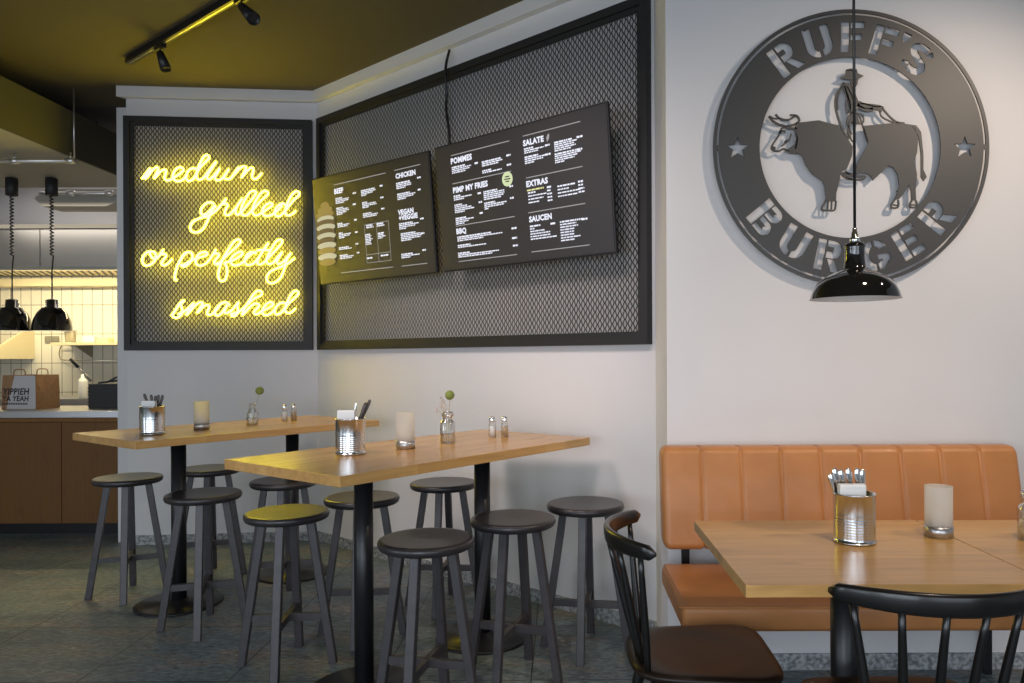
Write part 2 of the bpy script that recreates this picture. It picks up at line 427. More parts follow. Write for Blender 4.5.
FT, FB = 2.985, 1.357
def mesh_panel(label, o, ax, n, w):
    t = thing('mesh_panel', label, 'metal mesh panel', o + Vector((0, 0, FB)), 0)
    fw, fd = .040, .042
    z0, z1 = FB, FT
    fr = MB()
    def seg(s0, s1, a, c, d0, d1, m_=fr):
        p = [o + ax * s0 + n * d0, o + ax * s1 + n * d0, o + ax * s1 + n * d1, o + ax * s0 + n * d1]
        m_.prism([Vector((q.x, q.y, a)) for q in p], (0, 0, c - a))
    seg(0, fw, z0, z1, .001, fd); seg(w - fw, w, z0, z1, .001, fd)
    seg(fw, w - fw, z0, z0 + fw, .001, fd); seg(fw, w - fw, z1 - fw, z1, .001, fd)
    fr.build('frame', M['frame'], t, rel=t.location)
    li = MB(); q = fw + .022
    seg(fw, q, z0 + fw, z1 - fw, .012, .026, li); seg(w - q, w - fw, z0 + fw, z1 - fw, .012, .026, li)
    seg(q, w - q, z0 + fw, z0 + q, .012, .026, li); seg(q, w - q, z1 - q, z1 - fw, .012, .026, li)
    li.build('inner_rim', M['frame'], t, rel=t.location)
    ms = MB(); expanded(ms, o + ax * (q - .003) + n * .022 + Vector((0, 0, z0 + q - .003)), ax, n, w - 2 * q + .006, z1 - z0 - 2 * q + .006)
    ms.build('expanded_mesh', M['mesh'], t, rel=t.location, fix=False)
    return t
# slanted wall: measured from the right end towards the corner
RW = (K0 - E0).length
mesh_panel('long charcoal framed expanded metal panel on the slanted wall behind the menu screens', E0 + D * .0165, D, NW, RW - .0165 - .055)
mesh_panel('small square charcoal framed expanded metal panel carrying the yellow neon writing', K0 + DN * .030, DN, NN, (K1 - K0).length - .030 + .002)

# ------------------------------------------------------------------ neon writing
NP = K0 + NN * .075
def npt(x, y): return on_plane(x, y, NP, NN)
strokes = {
 'medium': [
  (135, 148, 11.378, [(78,352),(118,300),(160,245),(172,232),(168,262),(140,310),(112,352),(140,330),(185,270),(230,225),(258,222),(262,250),(238,300),(215,345),(240,325),(290,268),(335,245),(355,260),(345,300),(335,345),(370,370),(410,355),(460,325),(520,285),(550,250),(530,222),(490,225),(448,265),(430,320),(450,365),(500,378),(550,355),(590,305)]),
  (135, 148, 11.378, [(695,238),(650,232),(605,262),(582,320),(595,368),(630,372),(675,335),(730,235),(800,160),(840,120),(838,92),(808,82),(775,110),(730,200),(700,290),(705,345),(740,360),(785,335),(840,260),(925,152),(870,235),(825,310),(825,352),(860,358)]),
  (200, 148, 9.752, [(105,300),(140,265),(195,195),(160,255),(145,290),(165,315),(205,305),(240,265),(283,203),(245,262),(232,292),(262,303),(300,295),(340,240),(378,185),(355,230),(330,262),(380,205),(420,180),(447,188),(435,230),(403,290),(440,245),(485,200),(512,195),(522,218),(508,262),(515,295),(545,302),(580,272),(605,242)]),
 ],
 'grilled': [
  (185, 180, 8.533, [(262,235),(235,195),(190,195),(145,235),(135,280),(160,298),(200,275),(250,225),(225,270),(195,340),(160,410),(110,445),(60,440),(45,400),(70,355),(130,325),(200,305),(260,265),(310,210),(352,158),(325,200),(345,200),(365,215),(345,255),(340,290),(375,298),(415,260),(460,200),(492,155),(450,215),(432,262),(440,292),(470,285),(530,215),(590,140),(605,105),(580,92),(545,115),(500,190),(478,255),(490,295),(530,298),(590,240),(660,165),(705,125),(700,98),(670,95),(630,135),(590,205),(575,262),(590,298),(625,298),(680,262),(735,225),(745,203),(715,198),(675,228),(658,272),(680,303),(725,303),(780,270),(830,215)]),
  (185, 180, 8.533, [(868,218),(830,200),(790,225),(765,270),(778,305),(812,305),(855,262),(920,180),(972,130),(970,103),(940,100),(900,145),(865,225),(855,280),(880,303),(915,290),(948,262)]),
 ],
 'or perfectly': [
  (135, 235, 11.378, [(205,190),(150,190),(100,235),(82,290),(105,340),(155,345),(210,310),(238,255),(225,200),(185,190),(170,215),(200,262),(250,262),(290,215),(322,165),(300,215),(340,215),(355,240),(320,285),(300,325),(330,345),(375,325),(425,270)]),
  (135, 235, 11.378, [(580,195),(540,240),(500,310),(470,390),(452,470),(455,508),(480,512)]),
  (135, 235, 11.378, [(500,320),(540,250),(590,200),(635,200),(655,240),(635,300),(590,345),(550,360),(525,340),(560,335),(640,290),(720,260),(800,235),(825,212),(800,195),(745,205),(705,245),(690,300),(710,340),(765,345),(830,300),(890,215),(922,160),(900,205),(940,212),(955,232),(925,270),(900,310),(925,335),(960,325)]),
  (210, 230, 11.378, [(60,385),(110,370),(180,300),(270,220),(340,150),(345,118),(315,108),(270,135),(210,220),(150,320),(115,410),(95,500),(105,560),(140,582),(180,550),(195,470),(185,410),(165,375),(200,365),(260,345),(340,300),(372,265),(350,245),(300,265),(250,310),(235,355),(255,395),(310,400),(370,370),(430,310),(500,250),(525,275)]),
  (210, 230, 11.378, [(520,265),(480,250),(430,270),(400,325),(400,375),(440,398),(500,375),(560,305),(620,215),(665,145),(610,225),(560,310),(540,360),(555,390),(600,380),(680,300),(760,215),(815,150),(820,120),(790,108),(745,140),(690,230),(650,310),(645,360),(670,388),(720,370),(770,310),(822,248),(780,320),(760,360),(780,385),(830,365),(880,310),(925,258),(870,345),(850,430),(810,530),(750,590),(690,605),(650,575),(650,520),(700,465),(780,430),(860,395),(920,355),(965,318)]),
  (210, 230, 11.378, [(530,235),(600,225),(680,232)]),
 ],
 'smashed': [
  (165, 280, 13.653, [(85,490),(130,430),(180,350),(230,290),(265,282),(215,330),(235,400),(225,470),(180,510),(140,515),(105,498)]),
  (165, 280, 13.653, [(175,470),(240,440),(300,400),(395,310),(345,385),(285,480),(340,430),(420,340),(480,305),(515,318),(490,370),(435,450),(480,410),(540,350),(590,345),(605,375),(580,425),(580,465),(620,475),(680,430),(740,360)]),
  (165, 280, 13.653, [(885,350),(850,310),(790,310),(730,350),(685,410),(685,465),(725,485),(780,440),(850,340),(815,410),(815,445),(850,450),(910,410)]),
  (230, 280, 13.653, [(0,440),(60,370),(120,300),(100,350),(110,410),(100,460),(60,490),(25,490),(20,465),(70,450),(140,420),(220,350),(320,260),(420,210),(435,175),(410,148),(370,150),(310,210),(240,320),(190,410),(165,480),(220,425),(300,345),(360,320),(400,345),(380,380),(335,420),(335,460),(375,465),(440,420),(520,385),(585,340),(580,310),(535,305),(480,345),(445,410),(450,460),(495,480),(550,460),(610,405)]),
  (230, 280, 13.653, [(760,320),(700,310),(645,350),(610,410),(620,460),(670,465),(720,420),(800,320),(900,230),(935,180),(915,150),(875,155),(820,220),(780,310),(755,390),(765,440),(810,450),(850,430),(895,385)]),
 ]}
ng = thing('neon_sign', 'glowing yellow neon handwriting mounted on the square mesh panel, four lines of script', 'neon sign', npt(220, 330))
for w_, ss in strokes.items():
    mb = MB(); bk = MB()
    for (ox, oy, s_, pts) in ss:
        pp = catmull([npt(ox + x / s_, oy + y / s_) for x, y in pts], 4)
        mb.tube(pp, .0072, 8)
        bk.tube([p - NN * .0048 for p in pp], .0050, 6)  # opaque strip added behind the tubes to hold glow off the mesh
    bo_ = bk.build('glow_block', M['cable'], ng, rel=ng.location)
    o = mb.build('neon_word', M['neon'], ng, rel=ng.location); o['label'] = 'glowing yellow script reading ' + w_; bo_.parent = o; bo_.location = (0, 0, 0)
mb = MB()
for (x, y) in ((147, 183), (240, 172), (197, 236), (300, 206), (176, 280), (272, 288), (290, 262), (171, 318), (302, 311), (222, 317), (240, 285)):
    p = npt(x, y); MB().tube([p + NN * .002, p - NN * .052], .0035, 6).build('standoff', M['cable'], ng, rel=ng.location)

# ------------------------------------------------------------------ menu screens
def text_geom(mb, s, size, Mx, bold=.02, ext=.0):
    cu = bpy.data.curves.new('t', 'FONT'); cu.body = s; cu.size = size; cu.offset = bold * size; cu.extrude = ext; cu.space_character = 1.06; cu.resolution_u = 2
    o = bpy.data.objects.new('t', cu); COL.objects.link(o)
    bpy.context.view_layer.update()
    me = bpy.data.meshes.new_from_object(o.evaluated_get(bpy.context.evaluated_depsgraph_get()))
    w = max((v.co.x for v in me.vertices), default=1)
    me.transform(Mx(w) if callable(Mx) else Mx); mb.bm.from_mesh(me)
    bpy.data.objects.remove(o); bpy.data.curves.remove(cu); bpy.data.meshes.remove(me)

def screen(label, s, n, z, tilt, w, h, yaw, content):
    c = E0 + D * s + NW * n + Vector((0, 0, z))
    r = -D * math.cos(yaw) + NW * math.sin(yaw)
    nn = Vector((0, 0, 1)).cross(r) * -1
    if nn.dot(NW) < 0: nn = -nn
    up = Vector((0, 0, 1)) * math.cos(tilt) + nn * math.sin(tilt); fn = nn * math.cos(tilt) - Vector((0, 0, 1)) * math.sin(tilt)
    t = thing('menu_screen', label, 'menu screen', c)
    R = Matrix((r, up, fn)).transposed().to_4x4()
    body = MB().box((0, 0, 0), (w, h, .018), mat=Matrix.Translation(c - fn * .009) @ R, bev=.003)
    body.build('housing', M['bezel'], t, rel=c)
    MB().box((0, 0, 0), (w - .016, h - .016, .002), mat=Matrix.Translation(c + fn * .0008) @ R).build('display', M['screen'], t, rel=c)
    # bracket to the wall
    br = MB(); k = n - .062
    br.box((0, 0, 0), (.34, .3, .03), mat=Matrix.Translation(c - fn * .034) @ R)
    for dx in (-.12, .12):
        p = c - fn * .05 + r * dx; br.bar(p, p - NW * (n - .05 + .0), .03, .03)
    br.build('wall_bracket', M['bmetal'], t, rel=c)
    pl = c + fn * .0022
    def loc(x, y):
        p = on_plane(x, y, pl, fn) - pl; return p.dot(r), p.dot(up)
    def W(a, b_): return pl + r * a + up * b_
    content(t, c, loc, W, r, up, fn, w, h)
    return t

def rect(mb, W, a0, b0, a1, b1):
    mb.add([W(a0, b0), W(a1, b0), W(a1, b1), W(a0, b1)], [(0, 1, 2, 3)])

def block(par, nm, loc, W, ox, oy, sc, items, lh, mat='text'):
    """items: (x, y, widths...) rows of small illegible print, given where each block's first row starts"""
    for (x, y, ws, dy) in items:
        a, b_ = loc(ox + x / sc, oy + y / sc); mb = MB()
        for i, wd in enumerate(ws):
            a0 = a; end = a + wd; bb = b_ - i * dy
            while a0 < end - .004:
                l = min(rnd.uniform(.008, .03), end - a0)
                rect(mb, W, a0, bb - lh * (.5 if i else .62), a0 + l, bb + lh * (.5 if i else .62)); a0 += l + .0035
        mb.build(nm, M[mat], par, rel=par.location)

def head(par, loc, W, r, up, fn, s, x, y, wid):
    """x, y: foot of the heading's left end in the photo, wid: its width in metres"""
    a, b_ = loc(x, y); o = W(a, b_)
    def Mx(w): 
        k = wid / w
        return Matrix.Translation(o) @ Matrix((r * k, up * k, fn * k)).transposed().to_4x4()
    mb = MB(); text_geom(mb, s, 1, Mx, bold=.048); mb.build('menu_heading', M['text'], par, rel=par.location)

def lines(par, loc, W, ox, oy, sc, ls):
    for (x0, y0, x1, y1) in ls:
        a0, b0 = loc(ox + x0 / sc, oy + y0 / sc); a1, b1 = loc(ox + x1 / sc, oy + y1 / sc); bm_ = (b0 + b1) / 2
        mb = MB(); rect(mb, W, a0, bm_ - .0022, a1, bm_ + .0022); mb.build('divider_line', M['line'], par, rel=par.location)

def span(loc, x0, y0, x1, y1):
    a0, b0 = loc(x0, y0); a1, b1 = loc(x1, y1); return a1 - a0

def content1(t, c, loc, W, r, up, fn, w, h):
    ox, oy, sc = 300, 90, 3.415
    for s, x0, y0, x1, y1 in (('BEEF', 117, 356, 148, 350), ('CHICKEN', 327, 303, 395, 292), ('VEGAN', 336, 427, 388, 418), ('+VEGGIE', 338, 446, 402, 434)):
        X, Y = ox + x0 / sc, oy + y0 / sc; head(t, loc, W, r, up, fn, s, X, Y, span(loc, X, Y, ox + x1 / sc, oy + y1 / sc))
    q = .0098
    block(t, 'small_print', loc, W, ox, oy, sc, [(121, 372, (.07, .14, .13, .09), q), (124, 405, (.07, .12, .13, .1, .06), q), (128, 458, (.05, .12, .1), q), (132, 490, (.04, .13, .11, .06), q), (133, 540, (.1, .13), q), (136, 566, (.08, .14, .12), q),
        (208, 345, (.13, .14, .11, .05), q), (212, 386, (.05, .13, .14, .06), q), (215, 424, (.08, .14, .13), q),
        (222, 495, (.05, .06, .05, .07, .06, .05, .06), q), (266, 490, (.06, .05, .07, .04), q),
        (328, 320, (.12, .13, .13, .08), q), (332, 357, (.11, .16, .14, .08), q),
        (338, 458, (.12, .17, .14, .06), q), (344, 492, (.13, .17, .18, .17, .09), q), (346, 562, (.1, .16, .08), q)], .0062)
    # prices
    block(t, 'price', loc, W, ox, oy, sc, [(272, 328, (.03,), q), (274, 368, (.03,), q), (277, 406, (.03,), q), (400, 300, (.03,), q), (402, 341, (.03,), q), (410, 440, (.03,), q), (413, 490, (.03,), q), (418, 547, (.03,), q),
        (180, 353, (.035,), q), (180, 391, (.035,), q), (185, 444, (.025,), q), (188, 486, (.025,), q), (190, 526, (.025,), q), (194, 556, (.025,), q),
        (226, 464, (.06, .07), .012), (262, 458, (.06, .07), .012), (228, 575, (.06,), q), (276, 566, (.07,), q)], .0075)
    lines(t, loc, W, ox, oy, sc, [(115, 325, 292, 283), (322, 275, 410, 254), (140, 625, 318, 604), (347, 603, 435, 590)])
    ln = MB()
    cor = [loc(ox + x / sc, oy + y / sc) for x, y in ((219, 462), (302, 444), (313, 580), (224, 594))]
    a0 = cor[0][0]; a1 = cor[1][0]; b1 = (cor[0][1] + cor[1][1]) / 2; b0 = (cor[2][1] + cor[3][1]) / 2; am = (a0 + a1) / 2
    for e in ((a0, b0, a0 + .003, b1), (a1 - .003, b0, a1, b1), (a0, b0, a1, b0 + .003), (a0, b1 - .003, a1, b1), (am, b0, am + .003, b1), (a0, b0 + .05, a1, b0 + .053)): rect(ln, W, *e)
    ln.build('list_outline', M['line'], t, rel=c)
    # stacked burger picture at the left edge of the display
    rows = [(395, 14, 'bun'), (410, 24, 'bun'), (425, 28, 'bun'), (442, 27, 'cheese'), (455, 30, 'patty'), (470, 30, 'cheese'), (485, 28, 'patty'), (500, 30, 'cheese'), (515, 27, 'patty'), (532, 30, 'cheese'), (550, 28, 'bun'), (570, 30, 'cheese'), (588, 26, 'bun')]
    pic = {}
    for y, hw, m_ in rows:
        mb = MB(); a, b_ = loc(ox + (84 + (y - 395) * .06) / sc, oy + y / sc); kx = hw * .0034
        n_ = 14; mb.add([W(a + kx * math.cos(2 * PI * i / n_), b_ + .024 * math.sin(2 * PI * i / n_)) + fn * .0002 * (y - 390) / 15 for i in range(n_)], [tuple(range(n_))])
        mb.build('burger_layer', M[m_], t, rel=c)

def content2(t, c, loc, W, r, up, fn, w, h):
    ox, oy, sc = 430, 90, 3.595
    for s, x0, y0, x1, y1 in (('POMMES', 75, 267, 151, 249), ('PIMP MY FRIES', 83, 371, 208, 343), ('BBQ', 95, 518, 131, 511), ('SALATE', 335, 202, 409, 183), ('EXTRAS', 346, 349, 424, 330), ('SAUCEN', 357, 475, 438, 459)):
        X, Y = ox + x0 / sc, oy + y0 / sc; head(t, loc, W, r, up, fn, s, X, Y, span(loc, X, Y, ox + x1 / sc, oy + y1 / sc))
    q = .0098
    block(t, 'small_print', loc, W, ox, oy, sc, [(78, 280, (.11, .15, .14, .11), q), (186, 260, (.14, .15, .12), q), (188, 292, (.07, .14), q),
        (85, 383, (.06, .14, .08), q), (88, 415, (.06, .1, .13, .15, .08), q), (92, 463, (.09, .14, .1, .07), q),
        (192, 367, (.1, .15, .15, .15, .13), q), (195, 408, (.08, .16, .14, .03), q),
        (98, 530, (.26, .34, .2), q), (100, 560, (.1, .22), q), (101, 588, (.09, .31, .26), q),
        (338, 213, (.06, .13, .09), q), (340, 243, (.09, .15, .12, .06), q), (446, 190, (.11, .14, .12, .13, .1), q), (448, 232, (.13, .16, .14, .12, .06), q),
        (352, 371, (.05, .12, .1, .07), .016), (458, 347, (.11, .07, .14, .12), .016),
        (359, 491, (.07, .03, .1, .13, .13, .17), .0128), (467, 475, (.14, .1, .11, .09, .09, .09, .12, .09), .0128)], .0062)
    block(t, 'price', loc, W, ox, oy, sc, [(160, 264, (.03,), q), (274, 236, (.03,), q), (276, 270, (.03,), q), (171, 372, (.025,), q), (175, 404, (.025,), q), (178, 443, (.025,), q), (285, 347, (.025,), q), (288, 389, (.025,), q),
        (293, 498, (.035,), q), (295, 533, (.035,), q), (298, 560, (.035,), q), (413, 200, (.03,), q), (414, 233, (.035,), q), (527, 170, (.035,), q), (526, 215, (.035,), q),
        (420, 350, (.03,) * 5, .016), (532, 330, (.035,) * 4, .016), (433, 481, (.035,), q), (545, 465, (.035,), q)], .0075)
    block(t, 'small_print', loc, W, ox, oy, sc, [(349, 362, (.11,), q)], .0062, 'ytext')
    lines(t, loc, W, ox, oy, sc, [(75, 236, 285, 183), (80, 338, 292, 291), (93, 491, 304, 453), (103, 618, 313, 590), (333, 165, 540, 114), (345, 318, 548, 273), (353, 443, 558, 406), (365, 583, 574, 556)])
    a, b_ = loc(ox + 420 / sc, oy + 172 / sc)
    ln = MB(); ln.add([W(a, b_ - .02), W(a + .014, b_ - .004), W(a + .017, b_ + .018), W(a + .006, b_ + .016), W(a - .004, b_)], [(0, 1, 2, 3, 4)])
    ln.build('leaf_icon', M['line'], t, rel=c)
    a, b_ = loc(ox + 278 / sc, oy + 320 / sc); mb = MB()
    mb.add([W(a + .037 * math.cos(2 * PI * i / 24), b_ + .037 * math.sin(2 * PI * i / 24)) + fn * .0004 for i in range(24)], [tuple(range(24))])
    mb.build('round_badge', M['dot'], t, rel=c)
    mb = MB()
    for dz, ww in ((.012, .03), (0, .044), (-.012, .026)):
        mb.add([W(a - ww / 2, b_ + dz - .003) + fn * .0007, W(a + ww / 2, b_ + dz - .003) + fn * .0007, W(a + ww / 2, b_ + dz + .003) + fn * .0007, W(a - ww / 2, b_ + dz + .003) + fn * .0007], [(0, 1, 2, 3)])
    mb.build('badge_print', M['ink'], t, rel=c)
screen('tilted black menu screen at left with burger picture, beef and chicken lists', 1.942, .20, 2.127, .089, 1.115, .691, -.052, content1)
screen('tilted black menu screen at right listing pommes, salads, extras and sauces', .696, .20, 2.117, .097, 1.178, .684, -.017, content2)

# cable from the cornice down behind the screens
cb = []
for x, y, dn in ((449.5, 50, .03), (446.5, 62, .05), (445.5, 72, .06), (446, 84, .052), (446.5, 95, .04), (446, 108, .04), (447.5, 120, .04), (449, 132, .04), (449.5, 146, .04), (450, 165, .04)):
    cb.append(on_plane(x, y, E0 + NW * dn, NW))
tag(MB().tube(catmull(cb, 4), .008, 8).build('power_cable', M['bmetal']), 'thick black cable hanging from the white cornice over the long mesh panel', 'cable')

# ------------------------------------------------------------------ round restaurant sign
SY = BY - .028; SC = P(851, 147.5, SY); SR = 138 * SY / F; s_ = thing('wall_sign', 'large round grey steel sign with cut-out lettering, stars and a rider on a bull', 'sign', SC)
def SP(x, y): return P(x, y, SY)
px = SY / F                              # metres per photo pixel on the sign
def sloc(x, y):
    p = SP(x, y) - SC; return (p.x, p.z)
TH = .006
def ell(cx, cy, rx, ry, a0, a1, n=14): return [(cx + rx * math.cos(math.radians(a0 + (a1 - a0) * i / n)), cy + ry * math.sin(math.radians(a0 + (a1 - a0) * i / n))) for i in range(n + 1)]
tt, g = .27, .045
def bowl(x0, y0, y1, xr, th=.21):
    cy = (y0 + y1) / 2; ry = (y1 - y0) / 2; cx = xr - ry * .95
    o_ = [(x0, y1)] + ell(cx, cy, xr - cx, ry, 90, -90) + [(x0, y0)]
    i_ = [(x0, y0 + th)] + ell(cx, cy, xr - cx - tt, ry - th, -90, 90) + [(x0, y1 - th)]
    return o_ + i_
def rc(x0, y0, x1, y1): return [(x0, y0), (x1, y0), (x1, y1), (x0, y1)]
GL = {
 'R': (.84, [rc(0, 0, tt, 1), bowl(tt + g, .42, 1, .80), [(tt + g + .06, .40), (.60, .40), (.86, 0), (.56, 0)]]),
 'U': (.86, [[(0, 1), (0, .36)] + ell(.41, .36, .41, .36, 180, 268) + [(.40, .2)] + ell(.41, .36, .41 - tt, .36 - .2, 262, 180) + [(tt, 1)],
             [(.86, 1), (.86, .36)] + ell(.45, .36, .41, .36, 0, -84) + [(.49, .2)] + ell(.45, .36, .41 - tt, .36 - .2, -76, 0) + [(.86 - tt, 1)]]),
 'F': (.76, [rc(0, 0, tt, 1), rc(tt + g, .78, .76, 1), rc(tt + g, .40, .68, .60)]),
 'E': (.78, [rc(0, 0, tt, 1), rc(tt + g, .79, .78, 1), rc(tt + g, .40, .70, .60), rc(tt + g, 0, .78, .21)]),
 'B': (.86, [rc(0, 0, tt, 1), bowl(tt + g, .52, 1, .80, .17), bowl(tt + g, 0, .48, .86, .17)]),
 'G': (.92, [ell(.46, .5, .46, .5, 96, 266, 22) + ell(.46, .5, .46 - tt, .5 - .21, 262, 100, 22), ell(.46, .5, .46, .5, 86, 28, 10) + ell(.46, .5, .46 - tt, .5 - .21, 36, 82, 8),
             ell(.46, .5, .46, .5, -84, -30, 8) + [(.92, .25), (.92, .5), (.52, .5), (.52, .34), (.66, .34), (.66, .28)] + ell(.46, .5, .46 - tt, .5 - .21, -50, -80, 6)]),
 "'": (.26, [[(0, 1), (.26, 1), (.26, .78), (.1, .68), (0, .78)]]),
}
def thick(pts, w):
    L_, R_ = [], []
    for i, p in enumerate(pts):
        a = pts[max(i - 1, 0)]; c = pts[min(i + 1, len(pts) - 1)]; dx, dy = c[0] - a[0], c[1] - a[1]; l = math.hypot(dx, dy) or 1
        L_.append((p[0] - dy / l * w / 2, p[1] + dx / l * w / 2)); R_.append((p[0] + dy / l * w / 2, p[1] - dx / l * w / 2))
    return L_ + R_[::-1]
sm = ell(.42, .74, .29, .155, 62, 180, 8) + ell(.42, .74, .29, .2, 200, 250, 4) + ell(.42, .28, .29, .2, 70, 0, 6) + ell(.42, .26, .29, .155, -20, -118, 8)
GL['S'] = (.84, [thick(sm, .23), thick(ell(.42, .74, .29, .155, 48, 8, 4), .23), thick(ell(.42, .26, .29, .155, -132, -172, 4), .23)])
HL = 31 * px
holes = []
def put(ch, ang, rc_, up=True, hl=HL):
    """letter with its middle at angle ang (degrees clockwise from the top) and radius rc_ px"""
    w, pcs = GL[ch]; a = math.radians(ang); cx, cz = rc_ * px * math.sin(a), rc_ * px * math.cos(a)
    rot = -a if up else -(a - PI)
    for pc in pcs:
        q = []
        for x, y in pc:
            lx, lz = (x - w / 2) * hl, (y - .5) * hl
            q.append((cx + lx * math.cos(rot) - lz * math.sin(rot), cz + lx * math.sin(rot) + lz * math.cos(rot)))
        holes.append(q)
for ch, an in (('R', -36.2), ('U', -17), ('F', 1), ('F', 17.5), ("'", 27), ('S', 37.2)): put(ch, an, 110.5 if ch != "'" else 112)
for ch, an in (('B', 230.5), ('U', 211), ('R', 191.8), ('G', 167.5), ('E', 149), ('R', 129)): put(ch, an, 110.5, False)
for sx in (-1, 1):
    q = []
    for i in range(10):
        rr = (11.5 if i % 2 == 0 else 4.8) * px; q.append((sx * 113.5 * px + rr * math.sin(PI * i / 5), -.5 * px + rr * math.cos(PI * i / 5)))
    holes.append(q)
def arc(r0, r1, a0, a1, n=60):
    return [(r0 * px * math.cos(a0 + (a1 - a0) * i / n), r0 * px * math.sin(a0 + (a1 - a0) * i / n)) for i in range(n + 1)] + [(r1 * px * math.cos(a1 + (a0 - a1) * i / n), r1 * px * math.sin(a1 + (a0 - a1) * i / n)) for i in range(n + 1)]
for k in range(2): holes.append(arc(132.3, 134.6, k * PI + .02, (k + 1) * PI - .02))
cu = bpy.data.curves.new('ring', 'CURVE'); cu.dimensions = '2D'; cu.fill_mode = 'BOTH'; cu.extrude = TH / 2
def addsp(q):
    sp = cu.splines.new('POLY'); sp.points.add(len(q) - 1)
    for i, (x, y) in enumerate(q): sp.points[i].co = (x, y, 0, 1)
    sp.use_cyclic_u = True
circ = lambda r, cx=0, cz=0, n=128: [(cx + r * px * math.cos(2 * PI * i / n), cz + r * px * math.sin(2 * PI * i / n)) for i in range(n)]
addsp(circ(138)); addsp(circ(90.5, -1 * px, 0))
for q in holes: addsp(q)
co = bpy.data.objects.new('ring', cu); COL.objects.link(co); bpy.context.view_layer.update()
me = bpy.data.meshes.new_from_object(co.evaluated_get(bpy.context.evaluated_depsgraph_get()))
bpy.data.objects.remove(co)
me.transform(Matrix.Rotation(PI / 2, 4, 'X')); me.materials.append(M['sign'])
ro = bpy.data.objects.new('letter_ring', me); COL.objects.link(ro); ro.parent = s_
ro['label'] = "grey ring plate with cut-out words RUFF'S BURGER"

def c5(pts): return [(760 + x / 4.27, 60 + y / 4.27) for x, y in pts]
def c6(pts): return [(840 + x / 4.27, 60 + y / 4.27) for x, y in pts]
def plate(mb, pts):
    mb.prism([SP(x, y) + Vector((0, -TH / 2, 0)) for x, y in pts], (0, TH, 0))
def rib(mb, pts, w=1.5):
    q = catmull([Vector((x, y, 0)) for x, y in pts], 4); q = [(p.x, p.y) for p in q]
    L_ = thick(q, w); n = len(q)
    for i in range(n - 1):
        plate(mb, [L_[i], L_[i + 1], L_[2 * n - 2 - i], L_[2 * n - 1 - i]])
bl = MB()
plate(bl, c5([(165,268),(215,262),(250,258),(300,272),(335,280),(350,310),(375,340),(395,370),(392,410),(370,465),(345,480),(335,530),(325,570),(324,604),(276,604),(281,588),(275,540),(265,515),(225,490),(195,450),(180,410),(150,395),(110,388),(148,360),(156,330),(152,300)]))
plate(bl, c6([(98,282),(160,276),(240,268),(300,276),(322,298),(333,340),(328,395),(316,430),(328,490),(322,550),(324,600),(304,600),(302,560),(292,532),(270,572),(250,596),(232,596),(240,580),(252,540),(246,490),(228,460),(206,450),(168,488),(140,515),(130,494),(110,482),(90,483),(68,488),(68,470),(72,445),(120,358),(100,300)]))
plate(bl, c6([(300,276),(325,280),(345,308),(355,400),(355,468),(369,500),(356,518),(345,500),(344,400),(335,330),(318,298)]))
for r_, w in ((c5([(158,292),(128,292),(95,290),(78,325),(50,368),(56,385),(78,390),(102,380),(128,396),(150,398)]), 1.8),
              (c5([(132,315),(122,345),(92,368)]), 1.4), (c5([(82,315),(95,303),(108,308)]), 2.2), (c5([(52,372),(66,378)]), 2.2),
              (c5([(38,240),(58,264),(100,282),(140,278),(166,262),(162,245),(150,236)]), 2.2), (c5([(66,232),(84,250),(120,256),(152,238)]), 1.9), (c5([(38,240),(60,250),(84,250)]), 1.2),
              (c5([(280,602),(262,638),(290,642),(318,640),(324,602)]), 1.7), (c5([(291,604),(288,636)]), 1.3), (c5([(306,604),(304,638)]), 1.3),
              (c6([(236,594),(222,612),(219,630),(240,632),(249,622),(248,598)]), 1.7), (c6([(306,600),(298,616),(302,629),(320,629),(328,620),(324,600)]), 1.7), (c6([(226,618),(244,622)]), 1.3), (c6([(302,618),(322,620)]), 1.3),
              (c5([(158,268),(150,300),(158,340),(150,380)]), 1.5), (c5([(128,235),(150,236)]), 1.6)):
    rib(bl, r_, w)
bo = bl.build('bull_figure', M['sign'], s_, rel=SC); bo['label'] = 'solid cut-out bull standing sideways inside the ring'
rd = MB()
plate(rd, c6([(0,76),(22,64),(25,42),(44,37),(70,40),(75,58),(100,68),(72,86),(22,84)]))
plate(rd, c6([(48,84),(76,84),(74,104),(64,120),(52,126),(44,108)]))
plate(rd, c6([(10,96),(40,100),(58,130),(76,172),(84,196),(66,206),(72,236),(84,268),(62,276),(48,262),(38,300),(50,340),(66,360),(48,345),(28,310),(36,270),(44,230),(32,170),(14,125)]))
for r_, w in ((c5([(356,98),(326,150),(322,200),(334,250),(356,305),(380,338)]), 1.8), (c5([(370,112),(396,168),(398,215),(378,240),(372,270),(392,318)]), 1.2),
              (c6([(76,186),(100,196),(130,200),(165,205),(182,212)]), 5.6), (c6([(80,200),(110,214),(140,210)]), 3.2), (c5([(352,110),(340,135),(330,170),(332,215)]), 1.2), (c5([(376,150),(366,190),(372,230)]), 1.3), (c6([(18,110),(30,150),(42,190),(40,225)]), 1.6), (c6([(84,240),(102,300),(118,350)]), 1.2), (c6([(85,186),(112,190),(150,200),(176,198)]), 1.2), (c6([(180,205),(208,238),(240,264),(275,270)]), 1.6), (c6([(170,218),(178,242),(215,262),(250,270)]), 1.2),
              (c6([(68,228),(96,236),(98,268),(70,272)]), 1.3), (c6([(14,478),(28,500),(60,512),(100,508),(102,496),(60,496),(26,480)]), 1.8), (c6([(60,440),(66,480),(40,486),(20,476)]), 1.3),
              (c6([(28,44),(66,46)]), 1.0), (c5([(345,480),(360,500),(392,512)]), 1.5)):
    rib(rd, r_, w)
ro2 = rd.build('rider_figure', M['sign'], s_, rel=SC); ro2['label'] = 'line-cut rider in a hat sitting on the bull'
